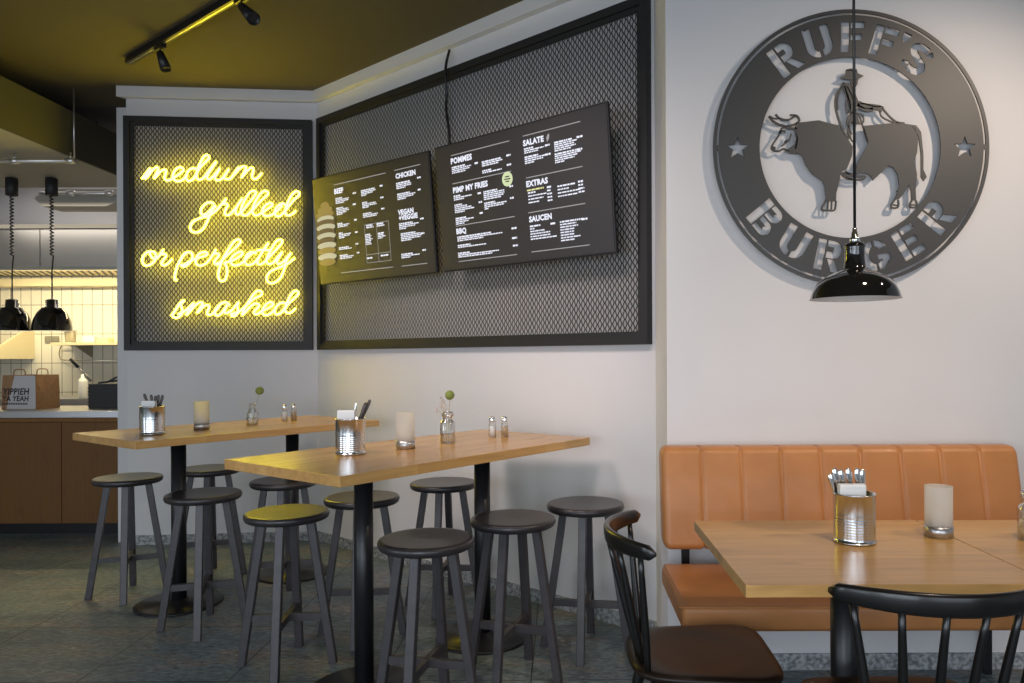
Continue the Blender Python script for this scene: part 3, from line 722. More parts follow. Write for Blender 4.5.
for an in (20, 70, 110, 160, 200, 250, 290, 340):
    a = math.radians(an); p = SC + Vector((math.cos(a), 0, math.sin(a))) * (128 if an % 90 < 60 else 95) * px
    MB().tube([p + Vector((0, .002, 0)), p + Vector((0, BY - SY - .0005, 0))], .005, 8).build('wall_spacer', M['sign'], s_, rel=SC)
for (x, y) in ((815, 150), (890, 150), (830, 195), (900, 190), (787, 140)):
    p = SP(x, y); MB().tube([p + Vector((0, .002, 0)), p + Vector((0, BY - SY - .0005, 0))], .004, 8).build('wall_spacer', M['sign'], s_, rel=SC)

# ------------------------------------------------------------------ pendant lamps
def lamp_lathe(name, prof, c, mat, par, n=48, capa=False, capb=False, label=None):
    o = MB().lathe(prof, c, n, capa=capa, capb=capb).build(name, mat, par, rel=par.location)
    if label: o['label'] = label
    return o
LY = 2.1; lc = P(855, 299, LY); k = LY / F
t = thing('pendant_lamp', 'glossy black dome pendant lamp hanging in front of the round sign', 'pendant lamp', lc)
prof = [(r * k, z * k) for r, z in ((43.6, 0), (43.0, 1.5), (41.8, 6), (39.2, 12), (35, 17.5), (29, 22), (22, 25.5), (15, 28), (11.4, 29.6), (10.4, 34), (9.6, 42), (9.4, 50), (10.6, 53), (8, 56), (3, 57))]
inner = [(r * k, z * k) for r, z in ((3, 50), (8, 46), (9, 30), (13, 27), (21, 24), (28, 20.5), (34, 16), (38.2, 10.5), (40.8, 5), (42.2, 1), (43.6, 0))]
lamp_lathe('lamp_shade', prof, lc, M['enamel'], t)
lamp_lathe('shade_lining', inner, lc, M['white'], t, label='white inside of the black shade')
lamp_lathe('fitting', [(r * k, z * k) for r, z in ((5, 56), (5, 61), (3.6, 62), (3.2, 66), (2.3, 68), (2.2, 71), (.6, 72))], lc, M['chrome'], t, capa=True, capb=True, label='chrome cable fitting')
MB().tube([lc + Vector((0, 0, 71 * k)), Vector((lc.x, lc.y, CE - .03))], .0042, 8).build('cord', M['bmetal'], t, rel=lc)
lamp_lathe('ceiling_cup', [(.0, -.03), (.04, -.028), (.05, 0)], Vector((lc.x, lc.y, CE)), M['bmetal'], t, capb=True)
MB().lathe([(.001, .0), (.018, .008), (.026, .03), (.02, .055), (.012, .075)], lc + Vector((0, 0, .018)), 20).build('bulb', M['white'], t, rel=lc)

def heat_lamp(x, label):
    Y = 5.78; k = Y / F; c = P(x, 331, Y)
    t = thing('heat_lamp', label, 'heat lamp', c, group='heat lamps over the kitchen counter')
    prof = [(r * k, z * k) for r, z in ((17.6, 0), (17.4, 4), (16, 11), (13, 18), (10, 21.5), (9.6, 23), (6, 23.5), (5.6, 31), (2, 32))]
    lamp_lathe('lamp_shade', prof, c, M['enamel'], t)
    lamp_lathe('shade_lining', [(r * k, z * k) for r, z in ((2, 22), (9, 20), (12, 17), (15, 10.5), (16.6, 4), (17.6, 0))], c, M['white'], t)
    MB().lathe([(.001, .0), (.04, .01), (.05, .04), (.03, .08), (.02, .1)], c + Vector((0, 0, .03)), 20).build('bulb', M['bulb'], t, rel=c)
    top = 2.70; z1 = c.z + 32 * k
    zc = P(x, 256, Y).z; z2 = P(x, 196, Y).z
    pts = [c + Vector((0, 0, z)) for z in (32 * k - .005, 40 * k, 60 * k)]
    n = 18 * 10
    for i in range(n + 1):
        a = i / 10 * 2 * PI; z = zc + (z2 - zc) * i / n - c.z
        pts.append(c + Vector((.0105 * math.cos(a), .0105 * math.sin(a), z)))
    MB().tube(pts, .0055, 5).build('coiled_cord', M['bmetal'], t, rel=c)
    MB().lathe([(.03, 0), (.042, .004), (.042, .136), (.0, .137)], (c.x, c.y, z2), 28).build('ceiling_canister', M['frame'], t, rel=c)
heat_lamp(12.3, 'glossy black heat lamp on a coiled cord at the far left edge')
heat_lamp(52.2, 'glossy black heat lamp on a coiled cord, right one of the two')

# ------------------------------------------------------------------ track light
T0 = Vector((-2.72, 4.70, CE)); T1 = Vector((-.6, 3.01, CE)); TD = (T1 - T0).normalized()
t = thing('track_rail', 'black ceiling track rail running towards the corner', 'track light rail', T0)
b = MB().bar(T0 + Vector((0, 0, -.02)), T1 + Vector((0, 0, -.02)), .036, .0395, up=Vector((0, 0, 1)), bev=.002); b.build('rail', M['bmetal'], t, rel=T0)
b = MB().bar(T0 + Vector((0, 0, -.0405)) + TD * .02, T1 + Vector((0, 0, -.0405)), .008, .0018); b.build('contact_strip', M['steel'], t, rel=T0)
def spot(s, tip, label):
    p = T0 + TD * s; t = thing('track_spotlight', label, 'spotlight', p, group='track spotlights')
    MB().box(p + Vector((0, 0, -.052)), (.10, .03, .022), rz=math.atan2(TD.y, TD.x)).build('adapter', M['bmetal'], t, rel=p)
    j = p + Vector((0, 0, -.085)); MB().tube([p + Vector((0, 0, -.06)), j], .006, 8).build('stem', M['bmetal'], t, rel=p)
    ax = (Vector(tip) - j); L_ = ax.length; ax.normalize()
    MB().lathe([(.0, -.002), (.019, 0), (.022, .01), (.034, L_), (.030, L_), (.026, L_ - .02), (.0, L_ - .02)], j - ax * .005, 28, ax=ax, capa=False, capb=False).build('head', M['bmetal'], t, rel=p)
    MB().lathe([(.0, L_ - .018), (.027, L_ - .018)], j - ax * .005, 24, ax=ax, capa=False, capb=False).build('lens', M['frame'], t, rel=p)
    return j, ax
def track_s(x):
    u = uv(x, 30)[0] / F; return (u * T0.y - T0.x) / (TD.x - u * TD.y)
s1, s2 = track_s(160), track_s(241.5)
q1 = T0 + TD * s1; spot(s1, P(166.5, 71, q1.y + .0), 'black spotlight hanging from the left end of the ceiling track')
q2 = T0 + TD * s2; spot(s2, P(254, 19, q2.y - .1), 'black spotlight further right on the ceiling track, tilted outward')

# ------------------------------------------------------------------ bar tables
OAKX = .0
def bar_table(c, th, label, L=1.425, W=.705, h=.916, cols=(-.34, .34)):
    t = thing('bar_table', label, 'bar table', (c[0], c[1], 0), th, 'high oak bar tables')
    tk = .037
    MB().box((0, 0, h - tk / 2), (L, W, tk), bev=.002).build('tabletop', M['oakbar'], t)
    for x in cols:
        MB().lathe([(.0, h - tk), (.037, h - tk), (.037, .02), (.0, .02)], (x, 0, 0), 32, capa=False, capb=False).build('column', M['bmetal'], t)
        MB().lathe([(.0, .0), (.215, .0), (.215, .008), (.205, .013), (.05, .018), (.045, .03), (.0, .03)], (x, 0, 0), 56, capa=False, capb=False).build('base_plate', M['bmetal'], t)
        MB().box((x, 0, h - tk - .004), (.3, .3, .008)).build('mounting_plate', M['bmetal'], t)
    return t
TC1 = Vector((-.577, 3.204, 0)); TC2 = Vector((-1.833, 4.241, 0)); TA = .93
bar_table(TC1, TA, 'high oak-topped bar table in the foreground with black column legs')
bar_table(TC2, TA, 'high oak-topped bar table further back by the kitchen counter')

# ------------------------------------------------------------------ stools
def make_stool(label):
    t = thing('bar_stool', label, 'bar stool', (0, 0, 0), 0, 'round black bar stools')
    R_ = .173; hs = .65
    prof = [(0, hs - .034), (R_ - .012, hs - .034), (R_ - .004, hs - .029), (R_, hs - .018), (R_, hs - .012), (R_ - .003, hs - .004), (R_ - .009, hs - .0008), (R_ - .02, hs - .001), (R_ * .5, hs - .004), (0, hs - .005)]
    MB().lathe(prof, n=56, capa=False, capb=False).build('seat', M['black'], t)
    top, bot = .098, .190
    for i in range(4):
        a = i * PI / 2; d = Vector((math.cos(a), math.sin(a), 0)); sd = Vector((-d.y, d.x, 0))
        p0 = d * bot; p1 = d * top + Vector((0, 0, hs - .033))
        vs = []
        for p in (p0, p1):
            for s1_, s2_ in ((-1, -1), (1, -1), (1, 1), (-1, 1)): vs.append(p + d * s1_ * .016 + sd * s2_ * .0165)
        b2 = bmesh.new(); q = [b2.verts.new(v) for v in vs]
        for f in ((3, 2, 1, 0), (4, 5, 6, 7), (0, 1, 5, 4), (1, 2, 6, 5), (2, 3, 7, 6), (3, 0, 4, 7)): b2.faces.new([q[j] for j in f])
        bmesh.ops.bevel(b2, geom=b2.edges[:], offset=.002, segments=1, affect='EDGES')
        m_ = MB(); m_.merge(b2); m_.build('leg', M['blackleg'], t)
    zz = .20; rr = bot + (top - bot) * zz / (hs - .033) - .008
    for i in range(2):
        a = i * PI / 2; d = Vector((math.cos(a), math.sin(a), 0))
        MB().bar(-d * rr + Vector((0, 0, zz)), d * rr + Vector((0, 0, zz)), .021, .030).build('stretcher', M['blackleg'], t)
    return t
HS = .65
stool_spots = [  # photo x, y of the seat's middle; turn; label
 (128, 476.5, 23, 'black round bar stool at far left, nearest the kitchen counter'),
 (203.5, 492.5, 17, 'black round bar stool in front of the rear table, beside its near column'),
 (209.5, 467.5, 18, 'black round bar stool behind the rear table, mostly hidden by its column'),
 (284, 479.5, 12, 'black round bar stool between both bar tables, partly under the rear table edge'),
 (287, 511, 5, 'black round bar stool left of the foreground table, seat tinted yellow by the neon'),
 (362, 496, 4, 'black round bar stool behind the front column of the foreground table'),
 (443.5, 481.5, -4, 'black round bar stool behind the foreground table, closest to the slanted wall'),
 (426.3, 537.5, -11, 'black round bar stool nearest the camera, centre foreground'),
 (513, 517, -17, 'black round bar stool right of the nearest one, before the rear column'),
 (585.5, 502.5, -9, 'black round bar stool at the right, standing by the return of the wall'),
]
proto = None
for (x, y, r_, lb) in stool_spots:
    p = on_z(x, y, HS)
    o = make_stool(lb) if proto is None else copy_tree(proto)
    if proto is None: proto = o
    o.location = (p.x, p.y, 0); o.rotation_euler = (0, 0, math.radians(r_)); o['label'] = lb

# ------------------------------------------------------------------ leather bench
t = thing('leather_bench', 'tan leather wall bench with channelled backrest', 'bench', (1.1, 2.8, 0))
bx0, bx1 = .394, 1.815
def loft_x(mb, x0, x1, sect, nx, puff=None, er=.03):
    """sect(x, s) -> closed list of (y, z); s shrinks towards the rounded ends"""
    rr = []
    xs = []
    for i in range(nx + 1): xs.append(x0 + (x1 - x0) * i / nx)
    full = sorted(set([x0 + er * (1 - math.cos(PI / 2 * i / 6)) for i in range(7)] + [x1 - er * (1 - math.cos(PI / 2 * i / 6)) for i in range(7)] + [x for x in xs if x0 + er < x < x1 - er]))
    for x in full:
        e = min(x - x0, x1 - x); s = 0 if e >= er else er - math.sqrt(max(0, er * er - (er - e) ** 2))
        rr.append([Vector((x, y, z)) for y, z in sect(x, s)])
    mb.rings(rr)
def rrect(y0, y1, z0, z1, r, n=5):
    out = []
    for cy, cz, a0 in ((y1 - r, z1 - r, 0), (y0 + r, z1 - r, 90), (y0 + r, z0 + r, 180), (y1 - r, z0 + r, 270)):
        for i in range(n + 1):
            a = math.radians(a0 + 90 * i / n); out.append((cy + r * math.cos(a), cz + r * math.sin(a)))
    return out
NCH = 9; cwid = (bx1 - bx0) / NCH
def back_sect(x, s):
    ph = ((x - bx0) / cwid) % 1; e = min(ph, 1 - ph) * cwid
    pf = .0 if (x - bx0 < cwid * .5 and ph < .5) or (bx1 - x < cwid * .5 and ph > .5) else .011 * math.exp(-e / .0042)
    base = rrect(-.05 + s, .05 - s * .3, .0 + s, .392 - s, .028)
    out = []
    for y, z in base:
        if y < .03: 
            y2 = y + pf; z2 = z - (pf if z > .37 else 0) + (pf * .6 if z < .02 else 0)
        else: y2, z2 = y, z
        # recline: foot of the backrest comes forward
        z3 = .547 + z2; y3 = 2.985 + y2 + (z2 - .2) * .20
        out.append((y3, z3))
    return out
b = MB(); loft_x(b, bx0, bx1, back_sect, NCH * 30, er=.028); b.build('backrest', M['leather'], t, rel=t.location)
def seat_sect(x, s): return rrect(2.448 + s, 2.97 - s, .393 + s, .481 - s, .02)
b = MB(); loft_x(b, bx0 - .004, bx1 + .01, seat_sect, 24, er=.022); b.build('seat', M['leather'], t, rel=t.location)
b = MB(); b.tube(catmull([Vector((bx0 + .006, 2.95, .479)), Vector((bx0 + .010, 2.6, .481)), Vector((bx0 + .012, 2.462, .479)), Vector((bx0 + .03, 2.452, .477)), Vector((1.0, 2.452, .477)), Vector((bx1 - .02, 2.452, .477)), Vector((bx1, 2.48, .48)), Vector((bx1 + .002, 2.95, .48))], 5), .0028, 6); b.build('seat_piping', M['leather'], t, rel=t.location)
for x in (.50, 1.73):
    b = MB(); b.box((x, 3.055, .385), (.032, .022, .77), bev=.001); b.build('support_post', M['bmetal'], t, rel=t.location)
    b = MB(); b.box((x, 2.79, .379), (.03, .51, .026), bev=.001); b.build('seat_arm', M['bmetal'], t, rel=t.location)
# ------------------------------------------------------------------ dining tables
def dining_table(x0, x1, y0, y1, h, label, col=True):
    c = Vector(((x0 + x1) / 2, (y0 + y1) / 2, 0)); t = thing('dining_table', label, 'dining table', c, group='low oak tables at the bench')
    tk = .03
    MB().box((0, 0, h - tk / 2), (x1 - x0, y1 - y0, tk), bev=.0015).build('tabletop', M['oak'], t)
    MB().lathe([(.0, h - tk), (.038, h - tk), (.038, .02), (.0, .02)], (0, 0, 0), 32, capa=False, capb=False).build('column', M['bmetal'], t)
    MB().lathe([(.0, .0), (.22, .0), (.22, .008), (.21, .013), (.05, .018), (.0, .02)], (0, 0, 0), 56, capa=False, capb=False).build('base_plate', M['bmetal'], t)
    MB().box((0, 0, h - tk - .004), (.3, .3, .008)).build('mounting_plate', M['bmetal'], t)
    return t
HB = .76
dining_table(.431, 1.156, 1.764, 2.456, HB, 'square oak dining table in front of the tan bench, holding the tin of cutlery')
dining_table(1.159, 1.884, 1.768, 2.45, HB, 'oak dining table cut off by the right edge of the photo')

# ------------------------------------------------------------------ spindle-back chairs
def make_chair(label, loc, rz, wide=.41):
    t = thing('spindle_chair', label, 'chair', loc, rz, 'black spindle-back chairs')
    hz = .452
    # seat: rounded square with a shallow saddle
    NA = 56; NR = 10; vs = []; rr = []
    def outline(a):
        n_ = 5.2; cx, cy = math.cos(a), math.sin(a); q = (abs(cx) ** n_ + abs(cy) ** n_) ** (-1 / n_)
        x, y = cx * q * .205, cy * q * .198
        return x * (1 + .10 * y / .2), y - .02 * (1 - (x / .2) ** 2) * (y < 0) * (-y / .2) * -1 * -1
    rings = []
    for k_ in range(NR, 0, -1):
        f = k_ / NR; rg = []
        for j in range(NA):
            x, y = outline(2 * PI * j / NA); x *= f; y *= f
            rad = math.hypot(x / .17, (y + .01) / .16); dip = -.010 * (1 - min(1, rad) ** 4) ** 1.5 if rad < 1 else 0
            rg.append(Vector((x, y, hz + dip - (.004 if k_ == NR else 0))))
        rings.append(rg)
    rings[-1] = [Vector((v.x, v.y, rings[-1][0].z)) for v in rings[-1]]
    bot = []
    for f, z in ((1.0, hz - .012), (.985, hz - .020), (.9, hz - .026)):
        bot.append([Vector((outline(2 * PI * j / NA)[0] * f, outline(2 * PI * j / NA)[1] * f, z)) for j in range(NA)])
    MB().rings(list(reversed(bot)) + rings).build('seat', M['seatlac'], t)
    # top rail: arc bulging backwards
    zt = .79; pts = []; secs = []
    def rail(a):                      # a in -1..1
        return Vector((a * .243, -.272 + .102 * a * a + .012 * abs(a) ** 4, zt))
    n = 30
    for i in range(n + 1):
        a = -1 + 2 * i / n; p = rail(a); e = 1 - abs(a)
        tp = (rail(min(1, a + .02)) - rail(max(-1, a - .02))).normalized(); nr = Vector((tp.y, -tp.x, 0))
        hh = .026 - .007 * abs(a) ** 3; tk = .011; sc = math.sqrt(min(1, (e + .004) / .05)); hh *= sc; tk *= sc
        lean = Vector((0, -.10, .995))
        secs.append([p + nr * (tk * math.cos(2 * PI * j / 12)) * (abs(math.cos(2 * PI * j / 12)) ** -.35 if abs(math.cos(2 * PI * j / 12)) > .05 else 0) + lean * (hh * math.sin(2 * PI * j / 12)) * (abs(math.sin(2 * PI * j / 12)) ** -.35 if abs(math.sin(2 * PI * j / 12)) > .05 else 0) for j in range(12)])
    MB().rings(secs).build('top_rail', M['lacquer'], t)
    for i in range(6):
        a = -.84 + 1.68 * i / 5; top = rail(a) + Vector((0, 0, -.018)); sx = a * .175; bt = Vector((sx, -.185 + .022 * a * a, hz - .008))
        pts = [bt.lerp(top, q) for q in (0, .15, .35, .6, .85, 1)]
        MB().tube(pts, [.0085, .0100, .0112, .0100, .0085, .0078], 12).build('spindle', M['lacquer'], t)
    for sx, sy in ((-1, -1), (1, -1), (1, 1), (-1, 1)):
        p0 = Vector((sx * .155, sy * .145, hz - .018)); p1 = Vector((sx * .205, sy * (.20 if sy > 0 else .225), 0))
        MB().tube([p0.lerp(p1, q) for q in (0, .3, .6, 1)], [.016, .018, .016, .011], 14).build('leg', M['lacquer'], t)
    def lp(sx, sy, z):
        p0 = Vector((sx * .155, sy * .145, hz - .018)); p1 = Vector((sx * .205, sy * (.20 if sy > 0 else .225), 0)); return p0.lerp(p1, (p0.z - z) / p0.z)
    for sx in (-1, 1): MB().tube([lp(sx, -1, .2), lp(sx, 1, .2)], .008, 10).build('stretcher', M['lacquer'], t)
    MB().tube([(lp(-1, -1, .2) + lp(-1, 1, .2)) / 2, (lp(1, -1, .2) + lp(1, 1, .2)) / 2], .008, 10).build('stretcher', M['lacquer'], t)
    return t
c1 = make_chair('black spindle-back chair at the left end of the bench table, seen from its side', (.402, 2.165, 0), -PI / 2 - .02)
c2 = copy_tree(c1); c2['label'] = 'black spindle-back chair with its back to the camera at lower right'
c2.location = (.822, 1.79, 0); c2.rotation_euler = (0, 0, 0)

# ------------------------------------------------------------------ table-top things
def tin(p, label, pre=''):
    t = thing('cutlery_tin', label, 'tin can', p, group='ribbed tins for cutlery'); R_ = .0585; h = .143
    prof = [(.0, .001), (R_ - .003, .0005), (R_, .003), (R_ + .0012, .006), (R_, .0062)]
    z = .016
    for i in range(8):
        prof += [(R_ - .0004, z), (R_ - .0008, z + .003), (R_ - .0004, z + .006)]; z += .0078
    prof += [(R_ - .0003, z + .004), (R_ - .0003, h - .004), (R_ + .0012, h - .002), (R_, h), (R_ - .002, h - .001), (R_ - .0025, .006), (0, .005)]
    MB().lathe(prof, n=64, capa=False, capb=False).build('can_body', M['galv'], t)
    return t
def napkins(p, x, w, hh, z0, label, rz=0, d=.035, yoff=-.02):
    o = MB().box((0, 0, hh / 2), (w, d, hh), bev=.003)
    for i in range(5): o.box((0, -d / 2 + d * (i + .5) / 5, hh / 2 + .001), (w - .004, .0015, hh + .002))
    o = o.build('napkin_stack', M['paper']); o.location = p + Vector((x, yoff, z0)); o.rotation_euler = (0, 0, rz)
    return tag(o, label, 'napkins')
def cutlery(p, base, tip, kind, label, group, wid=1.0, hm='chrome'):
    """knife or fork standing in a tin, handle up"""
    base = p + Vector(base); tip = p + Vector(tip); t = thing('table_' + kind, label, kind, base, group=group)
    ax = (tip - base); L_ = ax.length; ax.normalize()
    side = ax.cross(Vector((0, 1, 0))).normalized(); nrm = side.cross(ax).normalized()
    secs = []
    for f, w_, d_ in ((.30, .0035, .0018), (.4, .0035, .0022), (.55, .0048, .0026), (.75, .0062, .0030), (.92, .0075, .0030), (.98, .0060, .0026), (1, .0025, .0015)):
        q = base + ax * (L_ * f); secs.append([q + side * (w_ * wid * math.cos(2 * PI * j / 12)) + nrm * (d_ * wid * math.sin(2 * PI * j / 12)) for j in range(12)])
    MB().rings(secs).build('handle', M[hm], t, rel=base)
    if kind == 'knife':
        secs = []
        for f, w_ in ((.0, .004), (.05, .007), (.2, .0085), (.31, .004)):
            q = base + ax * (L_ * f); secs.append([q + side * (w_ * math.cos(2 * PI * j / 8)) + nrm * (.0009 * math.sin(2 * PI * j / 8)) for j in range(8)])
        MB().rings(secs).build('blade', M['chrome'], t, rel=base)
    else:
        m_ = MB(); secs = []
        for f, w_ in ((.14, .010), (.2, .0075), (.25, .008), (.31, .0035)):
            q = base + ax * (L_ * f); secs.append([q + side * (w_ * math.cos(2 * PI * j / 8)) + nrm * (.0010 * math.sin(2 * PI * j / 8)) for j in range(8)])
        m_.rings(secs)
        for k_ in (-1.5, -.5, .5, 1.5): m_.bar(base + side * k_ * .0052 + ax * .001, base + side * k_ * .0050 + ax * L_ * .15, .0022, .0015)
        m_.build('tines', M['chrome'], t, rel=base)
def candle(p, label):
    t = thing('candle_holder', label, 'candle holder', p, group='frosted candle holders'); R_ = .0385
    MB().lathe([(0, 0), (R_ + .0015, 0), (R_ + .0015, .033), (R_ - .003, .034), (0, .034)], n=48, capa=False, capb=False).build('metal_base', M['steel'], t)
    MB().lathe([(R_ - .001, .033), (R_, .036), (R_, .151), (R_ - .003, .151), (R_ - .003, .036)], n=48, capa=False, capb=False).build('frosted_sleeve', M['frost'], t)
    MB().lathe([(0, .035), (.022, .035), (.022, .07), (.018, .073), (0, .072)], n=28, capa=False, capb=False).build('candle', M['candle'], t)
    return t
def shaker(p, fill, label):
    nm = 'salt_shaker' if fill == 'salt' else 'pepper_shaker'
    t = thing(nm, label, nm.replace('_', ' '), p, group=None)
    n = 8
    MB().lathe([(0, .001), (.016, 0), (.0185, .003), (.0178, .05), (.0165, .064), (.0135, .074), (.0135, .078)], n=n * 4, capa=False, capb=False).build('glass_body', M['glass'], t)
    MB().lathe([(0, .003), (.0155, .003), (.0150, .052), (0, .053)], n=24, capa=False, capb=False).build('filling', M[fill], t)
    MB().lathe([(.0150, .074), (.0158, .080), (.0155, .092), (.013, .098), (0, .100)], n=28, capa=False, capb=False).build('metal_cap', M['chrome'], t)
    return t
def bottle_vase(p, label, ribs=False, h=.138, R_=.034):
    t = thing('bud_vase', label, 'glass vase', p, group='small glass bottle vases')
    if ribs: prof = [(0, .001), (.028, 0), (.034, .01), (.030, .022), (.035, .036), (.029, .05), (.033, .062), (.026, .076), (.022, .09), (.0165, .1), (.0165, .115), (.02, .12)]
    else: prof = [(0, .001), (R_ - .004, 0), (R_, .006), (R_, .088), (R_ - .004, .098), (.022, .104), (.021, .118), (.0265, .121), (.0265, h - .005), (.0245, h)]
    inn = [(r - .002, z + .003) for r, z in prof[1:]][::-1]
    MB().lathe(prof + inn[0:1] + inn, n=40, capa=False, capb=False).build('glass_bottle', M['glass'], t)
    MB().lathe([(0, .006), (prof[2][0] - .004, .006), (prof[3][0] - .004, .045), (0, .045)], n=28, capa=False, capb=False).build('water', M['glass'], t)
    return t
def flower(p, top, label, ball=.02, bend=0.0):
    t = thing('dried_flower', label, 'dried flower', p + Vector((.004, 0, .008)), group=None); o0 = p + Vector((.004, 0, .008))
    pts = catmull([o0, p + Vector((.006 + bend, 0, .1)), p + Vector(top)], 6); MB().tube(pts, .0014, 6).build('stem', M['stem'], t, rel=o0)
    m_ = MB(); m_.lathe([(.001, -ball), (ball * .55, -ball * .84), (ball * .87, -ball * .5), (ball, 0), (ball * .87, ball * .5), (ball * .5, ball * .86), (.001, ball)], p + Vector(top) + Vector((0, 0, ball * .8)), 20)
    m_.build('seed_head', M['green'], t, rel=o0)
def sprig(p, label):
    o0 = p + Vector((-.004, .003, .008)); t = thing('dried_sprig', label, 'dried flower', o0)
    st_ = MB(); bd = MB()
    for dx, z in ((-.035, .175), (-.045, .155), (-.028, .20), (-.022, .18), (-.012, .165)):
        e = p + Vector((dx, .004, z)); st_.tube(catmull([o0, p + Vector((-.008, .003, .1)), e], 5), .001, 5)
        for k_ in range(3): bd.lathe([(.001, -.007), (.006, 0), (.001, .007)], e + Vector((rnd.uniform(-.005, .005), 0, -.008 * k_ + .004)), 8)
    st_.build('stem', M['stem'], t, rel=o0); bd.build('bud', M['bud'], t, rel=o0)

HT = .916
# front bar table
p = on_base(350.5, 456, HT, .0585); tin(p, 'ribbed tin of napkins and cutlery on the foreground bar table')
napkins(p, -.014, .070, .165, .008, 'white napkins standing in the tin on the foreground bar table', d=.024, yoff=-.004)
g_ = 'cutlery in the tin on the foreground bar table'
cutlery(p, (-.005, .02, .01), (.02, .01, .205), 'fork', 'thin fork leaning in front of the napkins in the foreground tin', g_, .6)
cutlery(p, (-.02, .03, .01), (.072, .03, .215), 'knife', 'steel knife leaning furthest right in the foreground tin', g_, 1.0, 'darkhandle')
cutlery(p, (-.015, .012, .01), (.058, .02, .205), 'fork', 'steel fork just left of the leaning knife in the foreground tin', g_, 1.0, 'darkhandle')
p = on_base(405.5, 449.7, HT, .0385); candle(p, 'frosted candle holder on the foreground bar table, between tin and vase')
p = on_base(447.7, 444.2, HT, .034); bottle_vase(p, 'clear glass bottle vase with green seed head on the foreground bar table')
flower(p, (.010, 0, .198), 'round green seed head on a stem in the foreground table vase', .0215)
sprig(p, 'small pale dried buds beside the green seed head in the foreground vase')
p = on_base(492.3, 437.8, HT, .018); shaker(p, 'salt', 'salt shaker on the foreground bar table')
p = on_base(504.8, 437.5, HT, .018); shaker(p, 'pepper', 'pepper shaker on the foreground bar table')
# rear bar table
p = on_base(152.5, 435.4, HT, .0585); tin(p, 'ribbed tin of napkins and cutlery on the rear bar table')
napkins(p, -.014, .070, .16, .008, 'white napkins standing in the tin on the rear bar table', d=.024, yoff=-.004)
g_ = 'cutlery in the tin on the rear bar table'
for bx_, tx_, hh, kd, lb in ((.02, -.055, .205, 'fork', 'dark-handled fork leaning furthest left in the rear tin'), (0, -.018, .2, 'knife', 'knife standing second from left in the rear tin'), (.0, .004, .195, 'fork', 'fork standing in the middle of the rear tin'),
                             (.0, .02, .2, 'knife', 'knife standing second from right in the rear tin'), (-.01, .042, .198, 'fork', 'fork leaning furthest right in the rear tin')):
    cutlery(p, (bx_, .02, .01), (tx_, .022, hh), kd, lb, g_, 1.1, 'darkhandle')
p = on_base(201.7, 430, HT, .0385); candle(p, 'frosted candle holder on the rear bar table, tinted yellow by the neon')
p = on_base(252.5, 425.6, HT, .034); bottle_vase(p, 'ribbed clear glass vase on the rear bar table', True)
flower(p, (.042, 0, .178), 'green seed head leaning right out of the ribbed rear vase', .0235, .008)
p = on_base(284.5, 421, HT, .018); shaker(p, 'salt', 'salt shaker on the rear bar table')
p = on_base(293.8, 420.3, HT, .018); shaker(p, 'pepper', 'pepper shaker on the rear bar table')
# bench table
p = on_base(854.5, 547, HB, .0585); tin(p, 'ribbed tin of napkins and cutlery on the bench table')
napkins(p, -.012, .076, .160, .008, 'white napkins standing in the tin on the bench table', d=.024, yoff=-.012)
g_ = 'cutlery in the tin on the bench table'
for bx_, tx_, hh, kd, lb in ((-.01, -.066, .196, 'knife', 'knife leaning furthest left in the bench table tin'), (.0, -.054, .212, 'fork', 'fork second from left in the bench table tin'), (.01, -.036, .208, 'knife', 'knife third from left in the bench table tin'),
                             (.02, -.014, .212, 'fork', 'fork leaning fourth from left in the bench table tin'), (.03, .013, .212, 'knife', 'knife second from right in the bench table tin'), (.035, .028, .208, 'fork', 'fork furthest right in the bench table tin')):
    cutlery(p, (bx_, .02, .01), (tx_, .012, hh), kd, lb, g_, 1.3)
p = on_base(938.7, 539.6, HB, .0385); candle(p, 'frosted candle holder on the bench table')
p = on_base(1030.5, 542.5, HB, .034); bottle_vase(p, 'clear glass bottle vase cut off at the right edge on the bench table')

# ------------------------------------------------------------------ kitchen
CY = 5.53
t = thing('kitchen_counter', 'oak-fronted kitchen counter with stainless steel top at far left', 'counter', (-4.3, CY, 0))
rl = t.location; x1 = K1.x + .05
xs_ = [XL + .02, P(61.5, 470, CY).x, x1]
MB().mm((XL + .02, CY + .05, 0), (x1, CY + .6, .09)).build('plinth', M['bmetal'], t, rel=rl)
for i in range(2):
    w0, w1 = xs_[i] + .003, xs_[i + 1] - .003
    MB().mm((w0, CY, .085), (w1, CY + .02, .832), bev=.001).build('front_panel', M['panel'], t, rel=rl)
MB().mm((XL + .02, CY + .02, .09), (x1, CY + .62, .834)).build('carcass', M['bmetal'], t, rel=rl)
MB().mm((XL + .02, CY - .012, .836), (x1, CY + .64, .864), bev=.001).build('oak_edge', M['panel'], t, rel=rl)
MB().mm((XL + .02, CY - .010, .865), (x1 - .02, CY + .64, .916), bev=.003).build('steel_top', M['steel'], t, rel=rl)
# back counter
o = MB().mm((XL + .02, 6.72, 0), (K1.x + .28, YK - .005, .94)); o = o.build('back_counter', M['steel'], origin=(-4.2, 7, 0)); tag(o, 'stainless steel work counter along the tiled kitchen wall', 'counter')
